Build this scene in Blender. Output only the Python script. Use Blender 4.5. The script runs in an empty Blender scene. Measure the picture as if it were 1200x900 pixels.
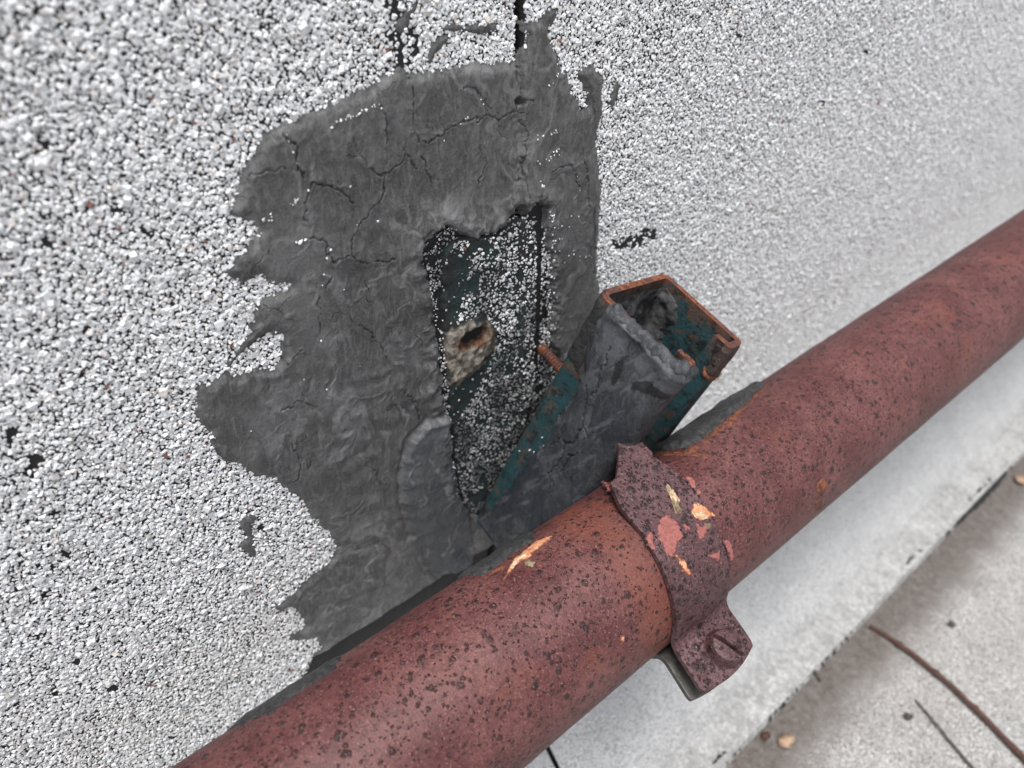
import bpy, math
import numpy as np
from mathutils import Matrix, Vector

scene = bpy.context.scene
COL = scene.collection
rng = np.random.default_rng(11)

# ------------------------------------------------------------------ camera
WALL_DIST = 0.1868          # camera to the face of the upstand
CAM_H = 0.446               # camera above the roof deck
CAM = np.array([WALL_DIST, 0.0, CAM_H])
CR = np.array([0.632598, 0.774481, 0.0])
CU = np.array([-0.488229, 0.398738, 0.776299])
CF = np.array([-0.601209, 0.491109, -0.630365])
FPX = 850.0                 # focal length in pixels of a 1200 px wide picture
cd = bpy.data.cameras.new('camera')
cam = bpy.data.objects.new('camera', cd)
COL.objects.link(cam)
m = Matrix.Identity(4)
for i in range(3):
    m[i][0] = CR[i]; m[i][1] = CU[i]; m[i][2] = -CF[i]; m[i][3] = CAM[i]
cam.matrix_world = m
cd.sensor_fit = 'HORIZONTAL'; cd.sensor_width = 36.0
cd.lens = FPX / 1200 * 36.0
cd.clip_start = 0.01; cd.clip_end = 200
cd.dof.use_dof = True
cd.dof.focus_distance = 0.240
cd.dof.aperture_fstop = 25.5 / 2.5
scene.camera = cam

# ------------------------------------------------------------------ overcast daylight
w = bpy.data.worlds.new('World'); scene.world = w; w.use_nodes = True
wn = w.node_tree; wn.nodes.clear()
SUN_EL, SUN_AZ = math.radians(75), math.radians(-50)     # azimuth: from +X towards +Y
sky = wn.nodes.new('ShaderNodeTexSky'); sky.sky_type = 'NISHITA'; sky.sun_disc = False
sky.sun_elevation = SUN_EL; sky.sun_rotation = math.radians(90) - SUN_AZ
sky.dust_density = 4.0; sky.air_density = 1.0
hs = wn.nodes.new('ShaderNodeHueSaturation'); hs.inputs['Saturation'].default_value = 0.32
bg = wn.nodes.new('ShaderNodeBackground'); bg.inputs['Strength'].default_value = 0.085
wo = wn.nodes.new('ShaderNodeOutputWorld')
wn.links.new(sky.outputs[0], hs.inputs['Color']); wn.links.new(hs.outputs[0], bg.inputs[0]); wn.links.new(bg.outputs[0], wo.inputs[0])
sd = bpy.data.lights.new('sun', 'SUN'); sd.energy = 1.5; sd.angle = math.radians(20); sd.color = (1.0, 0.975, 0.945)
so = bpy.data.objects.new('sun', sd); COL.objects.link(so)
sdir = Vector((math.cos(SUN_EL) * math.cos(SUN_AZ), math.cos(SUN_EL) * math.sin(SUN_AZ), math.sin(SUN_EL)))
so.rotation_euler = sdir.to_track_quat('Z', 'Y').to_euler(); so.location = (1, -1, 3)
vs = scene.view_settings
vs.view_transform = 'Standard'; vs.look = 'None'; vs.gamma = 1; vs.use_curve_mapping = False
vs.exposure = 1.06
scene.render.engine = 'CYCLES'
scene.cycles.max_bounces = 4

# ------------------------------------------------------------------ geometry of the place
CANT = 0.1050               # run and rise of the cant strip
ZB = CANT                   # height of the foot of the vertical wall
PR = 0.02905                # pipe radius
_a = math.radians(65.35)
PAX = np.array([WALL_DIST - 0.240 * math.cos(_a), 0.0, CAM_H - 0.240 * math.sin(_a)])   # pipe axis
SEAM_STEP = 0.0022          # the right-hand cap sheet laps over the left one

def rays(P):
    P = np.atleast_2d(np.asarray(P, float))
    return (P[:, :1] - 600) * CR - (P[:, 1:] - 450) * CU + FPX * CF
def on_wall(P, x=0.001):
    d = rays(P); t = (x - CAM[0]) / d[:, 0]
    return (CAM + d * t[:, None])[:, 1:]                # y, z
def on_roof(P, z=0.0):
    d = rays(P); t = (z - CAM[2]) / d[:, 2]
    return (CAM + d * t[:, None])[:, :2]
def on_pipe(P, r):
    d = rays(P); o = CAM - PAX
    A = d[:, 0]**2 + d[:, 2]**2; B = 2 * (o[0] * d[:, 0] + o[2] * d[:, 2]); C = o[0]**2 + o[2]**2 - r * r
    q = B * B - 4 * A * C
    t = np.where(q > 0, (-B - np.sqrt(np.maximum(q, 0))) / (2 * A), -B / (2 * A))
    H = o + d * t[:, None]
    th = np.arctan2(H[:, 2], H[:, 0])
    th = np.where(q > 0, th, th + np.where(th > math.radians(65), .2, -.2))
    return np.stack([H[:, 1], r * th], 1)

def hash2(ix, iy, s):
    n = (ix.astype(np.int64) * 374761393 + iy.astype(np.int64) * 668265263 + s * 1442695041) & 0x7fffffff
    n = ((n ^ (n >> 13)) * 1274126177) & 0x7fffffff
    n = ((n ^ (n >> 16)) * 362437) & 0x7fffffff
    return (n % 100003) / 100003.0
def vnoise(x, y, s=0):
    ix = np.floor(x); iy = np.floor(y); fx = x - ix; fy = y - iy
    fx = fx * fx * (3 - 2 * fx); fy = fy * fy * (3 - 2 * fy)
    a = hash2(ix, iy, s); b = hash2(ix + 1, iy, s); c = hash2(ix, iy + 1, s); d = hash2(ix + 1, iy + 1, s)
    return (a + (b - a) * fx) * (1 - fy) + (c + (d - c) * fx) * fy
def fbm(x, y, s=0, n=4):
    r = 0; a = .5; t = 0
    for k in range(n):
        r = r + a * vnoise(x, y, s + k * 17); t += a; x = x * 2.03 + 5.1; y = y * 2.03 + 3.7; a *= .5
    return r / t
def sstep(a, b, x):
    t = np.clip((x - a) / (b - a), 0, 1); return t * t * (3 - 2 * t)

def sdf(poly, X, Y):
    """positive inside"""
    poly = np.asarray(poly, float); sh = X.shape; X = X.ravel(); Y = Y.ravel()
    dm = np.full(X.shape, 1e9); ins = np.zeros(X.shape, bool)
    n = len(poly)
    for i in range(n):
        x0, y0 = poly[i]; x1, y1 = poly[(i + 1) % n]
        ex, ey = x1 - x0, y1 - y0; L = ex * ex + ey * ey + 1e-20
        t = np.clip(((X - x0) * ex + (Y - y0) * ey) / L, 0, 1)
        dm = np.minimum(dm, (X - x0 - t * ex)**2 + (Y - y0 - t * ey)**2)
        if y0 != y1:
            c = ((y0 <= Y) != (y1 <= Y)) & (X < x0 + (Y - y0) * ex / (y1 - y0 + 1e-20))
            ins ^= c
    d = np.sqrt(dm)
    return np.where(ins, d, -d).reshape(sh)
def linedist(line, X, Y):
    line = np.asarray(line, float); dm = np.full(X.shape, 1e9)
    for i in range(len(line) - 1):
        x0, y0 = line[i]; x1, y1 = line[i + 1]; ex, ey = x1 - x0, y1 - y0; L = ex * ex + ey * ey + 1e-20
        t = np.clip(((X - x0) * ex + (Y - y0) * ey) / L, 0, 1)
        dm = np.minimum(dm, (X - x0 - t * ex)**2 + (Y - y0 - t * ey)**2)
    return np.sqrt(dm)

# ------------------------------------------------------------------ object helpers
def tag(o, label=None, cat=None, group=None, kind=None):
    if label: o['label'] = label
    if cat: o['category'] = cat
    if group: o['group'] = group
    if kind: o['kind'] = kind
    return o
def mesh_obj(name, verts, faces, mats, parent=None, smooth=False, midx=None, attrs=None, colattr=None):
    me = bpy.data.meshes.new(name)
    verts = np.asarray(verts, np.float32)
    if isinstance(faces, np.ndarray):
        nf, k = faces.shape
        me.vertices.add(len(verts)); me.vertices.foreach_set('co', verts.ravel())
        me.loops.add(nf * k); me.loops.foreach_set('vertex_index', faces.astype(np.int32).ravel())
        me.polygons.add(nf); me.polygons.foreach_set('loop_start', np.arange(0, nf * k, k, dtype=np.int32))
        me.update(calc_edges=True)
    else:
        me.from_pydata([tuple(v) for v in verts], [], faces)
    mats = mats if isinstance(mats, (list, tuple)) else [mats]
    for mm in mats: me.materials.append(mm)
    np_ = len(me.polygons)
    if midx is not None: me.polygons.foreach_set('material_index', np.asarray(midx, np.int32))
    me.polygons.foreach_set('use_smooth', np.full(np_, bool(smooth)))
    for k, v in (attrs or {}).items():
        at = me.attributes.new(k, 'FLOAT', 'POINT'); at.data.foreach_set('value', np.asarray(v, np.float32))
    if colattr is not None:
        at = me.attributes.new('tint', 'FLOAT_COLOR', 'POINT'); at.data.foreach_set('color', np.asarray(colattr, np.float32).ravel())
    me.validate(); me.update()
    o = bpy.data.objects.new(name, me); COL.objects.link(o)
    if parent: o.parent = parent
    return o
def empty(name, loc):
    o = bpy.data.objects.new(name, None); COL.objects.link(o); o.location = [float(c) for c in loc]
    o.empty_display_size = 0.02
    return o
def adopt(o, p):
    o.parent = p; o.matrix_parent_inverse = Matrix.Translation(Vector(p.location)).inverted()
    return o

def grid_patch(name, polys, holes, res, hfun, S, mat, rough=(0, 100), attr=None, keep=None, slope=1.0, smooth=True, parent=None):
    """a layer of stuff lying on a surface S(u, v, h), outlined by polygons in (u, v)"""
    allp = np.concatenate(polys); lo = allp.min(0) - 3 * res; hi = allp.max(0) + 3 * res
    nu, nv = [int(math.ceil((hi[i] - lo[i]) / res)) + 1 for i in range(2)]
    U, V = np.meshgrid(lo[0] + np.arange(nu) * res, lo[1] + np.arange(nv) * res, indexing='ij')
    d = np.max([sdf(p, U, V) for p in polys], 0)
    for hp in holes: d = np.minimum(d, -sdf(hp, U, V))
    if rough[0]:
        d = d + rough[0] * (fbm(U * rough[1], V * rough[1], 3, 3) - .5) * 2
    h = hfun(U, V, d)
    h = np.where(d > 0, h, np.maximum(d * slope, -.0012))
    ok = d > -2.2 * res
    if keep is not None: ok &= keep(U, V)
    q = ok[:-1, :-1] & ok[1:, :-1] & ok[1:, 1:] & ok[:-1, 1:]
    idx = -np.ones((nu, nv), int)
    used = np.zeros((nu, nv), bool)
    used[:-1, :-1] |= q; used[1:, :-1] |= q; used[1:, 1:] |= q; used[:-1, 1:] |= q
    idx[used] = np.arange(used.sum())
    F = np.stack([idx[:-1, :-1][q], idx[1:, :-1][q], idx[1:, 1:][q], idx[:-1, 1:][q]], 1)
    co = S(U[used], V[used], h[used])
    at = {k: f(U[used], V[used], d[used]) for k, f in (attr or {}).items()}
    # face orientation check
    if len(F):
        a, b, c = co[F[0, 0]], co[F[0, 1]], co[F[0, 2]]
        nrm = np.cross(b - a, c - a)
        up = S(U[used][:1], V[used][:1], np.array([.01]))[0] - S(U[used][:1], V[used][:1], np.array([0.]))[0]
        if nrm @ up < 0: F = F[:, ::-1].copy()
    return mesh_obj(name, co, F, mat, parent, smooth, attrs=at)

def tube(path, radii, seg=8, cap=True):
    path = np.asarray(path, float); n = len(path); V = []; F = []
    radii = np.broadcast_to(radii, (n,))
    up = np.array([.13, .21, .97])
    for i in range(n):
        t = path[min(i + 1, n - 1)] - path[max(i - 1, 0)]; t = t / np.linalg.norm(t)
        a = np.cross(t, up); a /= np.linalg.norm(a); b = np.cross(t, a)
        for k in range(seg):
            an = 2 * math.pi * k / seg
            V.append(path[i] + radii[i] * (math.cos(an) * a + math.sin(an) * b))
    for i in range(n - 1):
        for k in range(seg):
            F.append((i * seg + k, i * seg + (k + 1) % seg, (i + 1) * seg + (k + 1) % seg, (i + 1) * seg + k))
    if cap:
        F.append(tuple(range(seg))[::-1]); F.append(tuple((n - 1) * seg + k for k in range(seg)))
    return np.array(V), F

# ------------------------------------------------------------------ materials
class NB:
    def __init__(s, name):
        s.m = bpy.data.materials.new(name); s.m.use_nodes = True
        s.t = s.m.node_tree; s.t.nodes.clear()
        s.out = s.t.nodes.new('ShaderNodeOutputMaterial'); s.b = s.t.nodes.new('ShaderNodeBsdfPrincipled')
        s.t.links.new(s.b.outputs[0], s.out.inputs[0])
        tc = s.t.nodes.new('ShaderNodeTexCoord'); s.co = tc.outputs['Object']
    def n(s, typ, **kw):
        nd = s.t.nodes.new(typ)
        for k, v in kw.items(): setattr(nd, k, v)
        return nd
    def link(s, a, b): s.t.links.new(a, b)
    def setin(s, sock, v):
        if isinstance(v, bpy.types.NodeSocket): s.link(v, sock)
        else: sock.default_value = v
    def scale(s, sc, vec=None):
        mp = s.n('ShaderNodeMapping'); s.link(vec or s.co, mp.inputs[0]); mp.inputs['Scale'].default_value = sc if hasattr(sc, '__len__') else (sc,) * 3
        return mp.outputs[0]
    def noise(s, sc, detail=4, rough=.6, dist=0, vec=None):
        nd = s.n('ShaderNodeTexNoise'); s.link(vec or s.co, nd.inputs['Vector'])
        nd.inputs['Scale'].default_value = sc; nd.inputs['Detail'].default_value = detail
        nd.inputs['Roughness'].default_value = rough; nd.inputs['Distortion'].default_value = dist
        return nd.outputs['Fac']
    def warp(s, sc, amt, vec=None):
        nd = s.n('ShaderNodeTexNoise'); s.link(vec or s.co, nd.inputs['Vector']); nd.inputs['Scale'].default_value = sc; nd.inputs['Detail'].default_value = 3
        v = s.n('ShaderNodeVectorMath', operation='SCALE'); s.link(nd.outputs['Color'], v.inputs[0]); v.inputs['Scale'].default_value = amt
        a = s.n('ShaderNodeVectorMath', operation='ADD'); s.link(vec or s.co, a.inputs[0]); s.link(v.outputs[0], a.inputs[1])
        return a.outputs[0]
    def vor(s, sc, feature='F1', vec=None, rnd=1.0):
        nd = s.n('ShaderNodeTexVoronoi', feature=feature); s.link(vec or s.co, nd.inputs['Vector'])
        nd.inputs['Scale'].default_value = sc; nd.inputs['Randomness'].default_value = rnd
        return nd
    def ramp(s, v, a, b, lo=0.0, hi=1.0, smooth=True):
        nd = s.n('ShaderNodeMapRange'); nd.interpolation_type = 'SMOOTHSTEP' if smooth else 'LINEAR'
        s.link(v, nd.inputs['Value'])
        for k, x in (('From Min', a), ('From Max', b), ('To Min', lo), ('To Max', hi)): nd.inputs[k].default_value = x
        return nd.outputs[0]
    def math(s, op, a, b=None, c=None):
        nd = s.n('ShaderNodeMath', operation=op); s.setin(nd.inputs[0], a)
        if b is not None: s.setin(nd.inputs[1], b)
        if c is not None: s.setin(nd.inputs[2], c)
        return nd.outputs[0]
    def mix(s, f, a, b):
        nd = s.n('ShaderNodeMix', data_type='RGBA'); s.setin(nd.inputs['Factor'], f)
        for k, v in (('A', a), ('B', b)):
            so_ = [i for i in nd.inputs if i.name == k and i.type == 'RGBA'][0]
            if isinstance(v, bpy.types.NodeSocket): s.link(v, so_)
            else: so_.default_value = (*v, 1)
        return [o for o in nd.outputs if o.type == 'RGBA'][0]
    def attr(s, name):
        nd = s.n('ShaderNodeAttribute', attribute_name=name); return nd
    def bump(s, h, dist, strength=1.0, nrm=None):
        nd = s.n('ShaderNodeBump'); s.link(h, nd.inputs['Height']); nd.inputs['Distance'].default_value = dist; nd.inputs['Strength'].default_value = strength
        if nrm: s.link(nrm, nd.inputs['Normal'])
        return nd.outputs[0]
    def fin(s, col, rough=.6, nrm=None, spec=.4, metal=0):
        s.setin(s.b.inputs['Base Color'], col if isinstance(col, bpy.types.NodeSocket) else (*col, 1))
        s.setin(s.b.inputs['Roughness'], rough); s.setin(s.b.inputs['Specular IOR Level'], spec); s.setin(s.b.inputs['Metallic'], metal)
        if nrm: s.link(nrm, s.b.inputs['Normal'])
        return s.m
    def xyz(s):
        nd = s.n('ShaderNodeSeparateXYZ'); s.link(s.co, nd.inputs[0]); return nd.outputs

def lin(r, g, b):
    f = lambda c: (c / 255 / 12.92) if c / 255 <= .04045 else ((c / 255 + .055) / 1.055)**2.4
    return (f(r), f(g), f(b))

def mat_granule():
    b = NB('granule'); a = b.attr('tint').outputs['Color']
    return b.fin(a, .55, None, .45)
def mat_bitumen(name='bitumen', base=(.012, .012, .013), rough=.6):
    b = NB(name); n = b.noise(300, 5)
    c = b.mix(n, base, tuple(x * 2.2 for x in base))
    return b.fin(c, rough, b.bump(b.noise(900, 4), .0006), .4)
def mat_capsheet():
    b = NB('granulated_cap_sheet')
    wv = b.warp(700, .0006)
    v = b.vor(820, vec=wv); e = b.vor(820, 'DISTANCE_TO_EDGE', vec=wv)
    sep = b.n('ShaderNodeSeparateColor'); b.link(v.outputs['Color'], sep.inputs[0])
    col = b.mix(sep.outputs[0], (.82, .83, .83), (.93, .94, .94))
    gap = b.ramp(e.outputs['Distance'], .02, .16)
    big = b.noise(22, 5, .65)
    patch = b.ramp(b.noise(60, 5, .7), .62, .75)
    col = b.mix(b.ramp(big, .42, .75, 0, .40), col, (.58, .60, .60))
    col = b.mix(b.math('MULTIPLY', patch, .3), col, (.30, .30, .30))
    x, y, z = b.xyz(); foot_ = b.math('SUBTRACT', 1.0, b.ramp(b.math('MULTIPLY_ADD', b.noise(55, 4, .7), -.034, z), -.020, .006))
    col = b.mix(b.math('MULTIPLY', foot_, b.ramp(b.noise(240, 4, .75), .35, .6, .25, .9)), col, (.19, .175, .155))
    col = b.mix(gap, (.36, .36, .36), col)
    return b.fin(col, .7, b.bump(gap, .0004), .3)
def mat_roof():
    b = NB('weathered_roof_sheet')
    wv = b.warp(700, .0006)
    v = b.vor(760, vec=wv); e = b.vor(760, 'DISTANCE_TO_EDGE', vec=wv)
    sep = b.n('ShaderNodeSeparateColor'); b.link(v.outputs['Color'], sep.inputs[0])
    col = b.mix(sep.outputs[0], (.48, .48, .475), (.74, .74, .73))
    gap = b.ramp(e.outputs['Distance'], .02, .14)
    col = b.mix(b.ramp(b.noise(40, 4, .7), .40, .75, 0, .6), col, (.36, .355, .34))
    film = b.ramp(b.noise(9, 4, .6), .40, .68)
    col = b.mix(b.math('MULTIPLY', film, .25), col, (.36, .31, .26))
    x, y, z = b.xyz()
    wav = b.math('MULTIPLY_ADD', b.noise(14, 4, .65), .028, x)
    band = b.math('SUBTRACT', 1.0, b.ramp(wav, CANT + .040, CANT + .074))
    grit = b.ramp(b.noise(180, 4, .75), .3, .7, .7, 1.0)
    col = b.mix(b.math('MULTIPLY', b.math('MULTIPLY', band, grit), .95), col, (.078, .047, .032))
    col = b.mix(gap, (.22, .21, .20), col)
    return b.fin(col, .75, b.bump(gap, .0006), .3)
def mat_sealant(name='roof_sealant', spec=.45, base=(.054, .054, .055), light=(.100, .100, .101), bluish=(.052, .059, .070)):
    b = NB(name)
    n1 = b.noise(38, 4, .65, .6); n2 = b.noise(520, 3, .7)
    st = b.noise(300, 4, .7, 1.6, vec=b.scale((1, 1.0, .34)))
    fine = b.noise(1700, 2, .7)
    c = b.mix(b.ramp(n1, .35, .68), base, light)
    c = b.mix(b.ramp(st, .44, .70, 0, .7), c, tuple(x * 1.8 for x in light))
    c = b.mix(b.ramp(n2, .50, .72, 0, .5), c, tuple(x * .5 for x in base))
    c = b.mix(b.ramp(fine, .35, .7, 0, .35), c, tuple(x * 1.6 for x in light))
    at = b.attr('tone').outputs['Fac']
    c = b.mix(b.math('MULTIPLY', at, .75), c, bluish)
    cr = b.attr('crack').outputs['Fac']
    pl = b.attr('pale').outputs['Fac']
    c = b.mix(pl, c, tuple(x * 2.1 for x in light))
    c = b.mix(b.math('MULTIPLY', cr, .82), c, (.010, .010, .011))
    wv = b.warp(160, .006); ve = b.vor(62, 'DISTANCE_TO_EDGE', vec=wv)
    hl = b.math('MULTIPLY', b.math('SUBTRACT', 1.0, b.ramp(ve.outputs['Distance'], .003, .012)), b.ramp(b.noise(45, 2), .58, .66))
    c = b.mix(b.math('MULTIPLY', hl, .7), c, (.012, .012, .013))
    hh = b.math('ADD', b.math('MULTIPLY', st, .55), b.math('ADD', b.math('MULTIPLY', n2, .35), b.math('MULTIPLY', fine, .16)))
    hh = b.math('SUBTRACT', hh, b.math('MULTIPLY', hl, .6))
    return b.fin(c, b.ramp(n2, .3, .7, .40, .62), b.bump(hh, .0009, .8), spec)
def mat_pipe(name='red_oxide_paint', a=(.098, .028, .028), bcol=(.165, .064, .060), dark=(.024, .011, .011), spots=1.0, rust=True, sc=1.0, thk=1.0):
    b = NB(name)
    n1 = b.noise(50, 4, .65); n2 = b.noise(520, 4, .8); n3 = b.noise(1500, 2, .7)
    c = b.mix(b.ramp(n1, .3, .72), a, bcol)
    c = b.mix(b.ramp(n2, .42, .68, 0, .8), c, tuple(x * .5 for x in a))
    c = b.mix(b.ramp(n3, .54, .72, 0, .55), c, tuple(min(1, x * 1.7 + .02) for x in bcol))
    x, y, z = b.xyz()
    if rust:
        o = b.ramp(b.noise(30, 3, .6), .56, .74, 0, .55)
        c = b.mix(o, c, (.17, .050, .026))
        # rusty zone next to the clamp
        dy = b.math('ABSOLUTE', b.math('SUBTRACT', b.math('MULTIPLY_ADD', n1, .022, y), .132))
        z1 = b.math('SUBTRACT', 1.0, b.ramp(dy, .002, .012))
        c = b.mix(b.math('MULTIPLY', z1, .50), c, (.19, .058, .034))
    wv = b.warp(600, .0013)
    wv = b.warp(1500, .0011, wv)
    tot = None
    for s_, th, keep in ((215 * sc, .00155 * thk, .86), (390 * sc, .00085 * thk, .66), (780 * sc, .00046 * thk, .58)):
        v = b.vor(s_, vec=wv); sep = b.n('ShaderNodeSeparateColor'); b.link(v.outputs['Color'], sep.inputs[0])
        size = b.math('MULTIPLY_ADD', sep.outputs[1], th * s_ * .65, th * s_ * .45)
        mk = b.math('SUBTRACT', 1.0, b.ramp(b.math('DIVIDE', v.outputs['Distance'], size), .40, 1.08))
        mk = b.math('MULTIPLY', mk, b.math('GREATER_THAN', b.math('ADD', sep.outputs[0], b.math('MULTIPLY_ADD', n1, .5, -.25)), 1.0 - keep * spots))
        tot = mk if tot is None else b.math('MAXIMUM', tot, mk)
    brk = b.ramp(b.noise(1100, 3, .8), .34, .56, .2, 1.15)
    tot2 = b.math('MULTIPLY', tot, brk)
    c = b.mix(b.math('MINIMUM', b.math('MULTIPLY', tot2, 1.2), .93), c, dark)
    glint = b.ramp(n3, .62, .72)
    c = b.mix(b.math('MULTIPLY', b.math('MULTIPLY', glint, b.math('MULTIPLY_ADD', tot, .75, .25)), .65), c, (.45, .35, .34))  # pale flecks: glints painted into the colour, strongest on the spots
    h = b.math('ADD', b.math('MULTIPLY', tot, .9), b.math('MULTIPLY', n3, .35))
    ro = b.ramp(n3, .3, .7, .40, .66)
    return b.fin(c, ro, b.bump(h, .0006, .9), .45)
def mat_green():
    b = NB('green_strut_paint')
    n1 = b.noise(160, 4, .7); n2 = b.noise(700, 4, .75)
    c = b.mix(n1, (.009, .034, .040), (.017, .068, .080))
    c = b.mix(b.ramp(n2, .48, .72, 0, .55), c, (.034, .042, .038))
    st = b.noise(75, 5, .75, .8)
    ru = b.math('MULTIPLY', b.ramp(st, .50, .60), b.ramp(n2, .36, .58, .1, 1))
    c = b.mix(b.math('MULTIPLY', ru, .85), c, b.mix(n1, (.060, .032, .020), (.15, .066, .030)))
    e = b.attr('edge').outputs['Fac']
    em = b.math('MULTIPLY', e, b.ramp(b.noise(240, 4, .7), .36, .55))
    c = b.mix(em, c, (.15, .055, .030))
    c = b.mix(b.ramp(b.noise(210, 4, .75), .52, .62, 0, .9), c, (.012, .012, .013))
    return b.fin(c, b.ramp(n1, .3, .7, .45, .7), b.bump(n2, .0007, .8), .4)
def mat_rust(name='rusted_steel', a=(.26, .090, .042), c2=(.075, .032, .026)):
    b = NB(name); n = b.noise(420, 6, .75)
    c = b.mix(b.ramp(n, .38, .62), c2, a)
    c = b.mix(b.ramp(b.noise(130, 4, .7), .45, .60, 0, .75), c, (.075, .042, .042))
    c = b.mix(b.ramp(b.noise(900, 3), .6, .75, 0, .7), c, (.40, .19, .10))
    return b.fin(c, .8, b.bump(b.noise(1300, 4), .0005), .25)
def mat_plain(name, c1, c2, sc=900, rough=.6, bump=.0003, spec=.4, metal=0):
    b = NB(name); n = b.noise(sc, 5, .7)
    return b.fin(b.mix(b.ramp(n, .3, .7), c1, c2), rough, b.bump(n, bump), spec, metal)

M_GRAN = mat_granule(); M_BIT = mat_bitumen(); M_CAP = mat_capsheet(); M_ROOF = mat_roof()
M_SEAL = mat_sealant(); M_SEAL2 = mat_sealant('strut_sealant', .32, (.017, .019, .022), (.050, .053, .059), (.019, .024, .032))
M_SEAL3 = mat_sealant('old_and_shaded_sealant', .25, (.020, .020, .021), (.046, .046, .047), (.026, .028, .031)); M_PIPE = mat_pipe(a=(.090, .026, .027), bcol=(.165, .065, .060)); M_CLAMP = mat_pipe('clamp_paint', (.066, .026, .029), (.125, .064, .069), (.014, .006, .007), 1.1, False, 1.0, 1.25)  # M_SEAL3: old crust on the pipe; painted shade inside the channel
M_GREEN = mat_green(); M_RUST = mat_rust()
M_DARKRUST = mat_rust('brown_rust', (.13, .050, .034), (.06, .026, .022))
def mat_chip(name, c1, c2, under, sc=700):
    b = NB(name); n = b.noise(sc, 4, .75); d = b.attr('rim').outputs['Fac']
    c = b.mix(b.ramp(n, .3, .7), c1, c2)
    worn = b.math('ADD', b.math('MULTIPLY_ADD', n, 1.4, -.7), d)
    c = b.mix(b.ramp(worn, .05, .45), under, c)
    return b.fin(c, .6, b.bump(n, .0003), .4)
M_PINK = mat_chip('pink_undercoat', (.22, .070, .062), (.36, .125, .108), (.085, .036, .039))
M_ORANGE = mat_chip('orange_undercoat', (.40, .12, .055), (.66, .36, .20), (.17, .055, .035), 420)
M_CREAM = mat_plain('cream_flake', (.42, .27, .14), (.68, .52, .36), 500, .5)
M_OLIVE = mat_plain('olive_flake', (.12, .085, .045), (.36, .28, .18), 500, .6, .0006)
M_TORN = mat_plain('torn_insulation', (.30, .25, .20), (.56, .51, .44), 300, .9, .0012)
M_TORNB = mat_plain('brown_hole_crust', (.055, .028, .018), (.20, .11, .065), 350, .9, .001)
M_CRUMB = mat_plain('lichen_crumb', (.50, .36, .28), (.78, .66, .55), 900, .9, .0006)
M_TWIG = mat_plain('twig_bark', (.050, .024, .018), (.12, .062, .046), 700, .8, .0006)
M_TWIG2 = mat_plain('grey_twig_bark', (.055, .048, .042), (.12, .10, .085), 700, .8, .0006)
M_ZINC = mat_plain('dull_zinc', (.05, .048, .046), (.12, .115, .105), 300, .5, .0002, .5, .4)
M_STRIP = mat_plain('black_plastic', (.012, .013, .016), (.03, .032, .038), 400, .18, .0002, .6)
M_LEAF = mat_plain('dry_leaf', (.30, .20, .13), (.46, .32, .22), 300, .7)
M_DIRT = mat_plain('dirt_clump', (.018, .015, .013), (.06, .048, .04), 500, .9, .001)

# ------------------------------------------------------------------ flat roof and upstand wall
roof_v = [(-.4, -4, 0), (6, -4, 0), (6, 9, 0), (-.4, 9, 0)]
roof = mesh_obj('flat_roof', roof_v, [(0, 1, 2, 3)], M_ROOF)
tag(roof, 'weathered grey granulated flat roof with brown dirt along the wall foot', kind='structure')

SEAM_Y = float(on_wall([(608, 20)])[0, 0])
_d = rays([(648, 892)])[0]; _t = (CANT - CAM[0] - CAM[2]) / (_d[0] + _d[2])     # cant plane x + z = CANT
SEAM_CANT = float((CAM + _d * _t)[1])
print('seam', SEAM_Y, SEAM_CANT)
wall = empty('upstand_wall', (0, .3, 0))
tag(wall, 'white granulated roofing upstand wall with cant strip behind the red pipe', 'wall')
GY0, GY1 = -.16, 1.02          # reach of the single granules along the wall
GZ0, GZ1 = ZB + .020, .720
def sheet_profile(off):
    pts = [(-.32, .95), (-.32, .95 + .0), (0, .95)]
    pts = [(-.32, .95), (0, .95), (0, GZ1), (0, PAX[2] + .02), (0, GZ0)]
    R = .045; c = (R, ZB + R * math.tan(math.radians(22.5)))
    for k in range(9):
        an = math.pi + math.radians(45) * k / 8
        pts.append((c[0] + R * math.cos(an), c[1] + R * math.sin(an)))
    pts.append((CANT * .93, ZB - CANT * .93)); pts.append((CANT + .012, .0024))
    pts.append((CANT + .0125, .0002))
    P = np.array(pts)
    # offset along the normal
    T = np.gradient(P, axis=0); N = np.stack([-T[:, 1], T[:, 0]], 1)
    N = np.stack([T[:, 1] * -1, T[:, 0]], 1); N /= np.linalg.norm(N, axis=1)[:, None]
    N[:, :] = np.where((N[:, :1] + N[:, 1:]) < 0, -N, N)
    return P + N * off
def seam_shift(z):
    return (SEAM_CANT - SEAM_Y) * sstep(PAX[2] + .02, ZB - .03, z)
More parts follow.
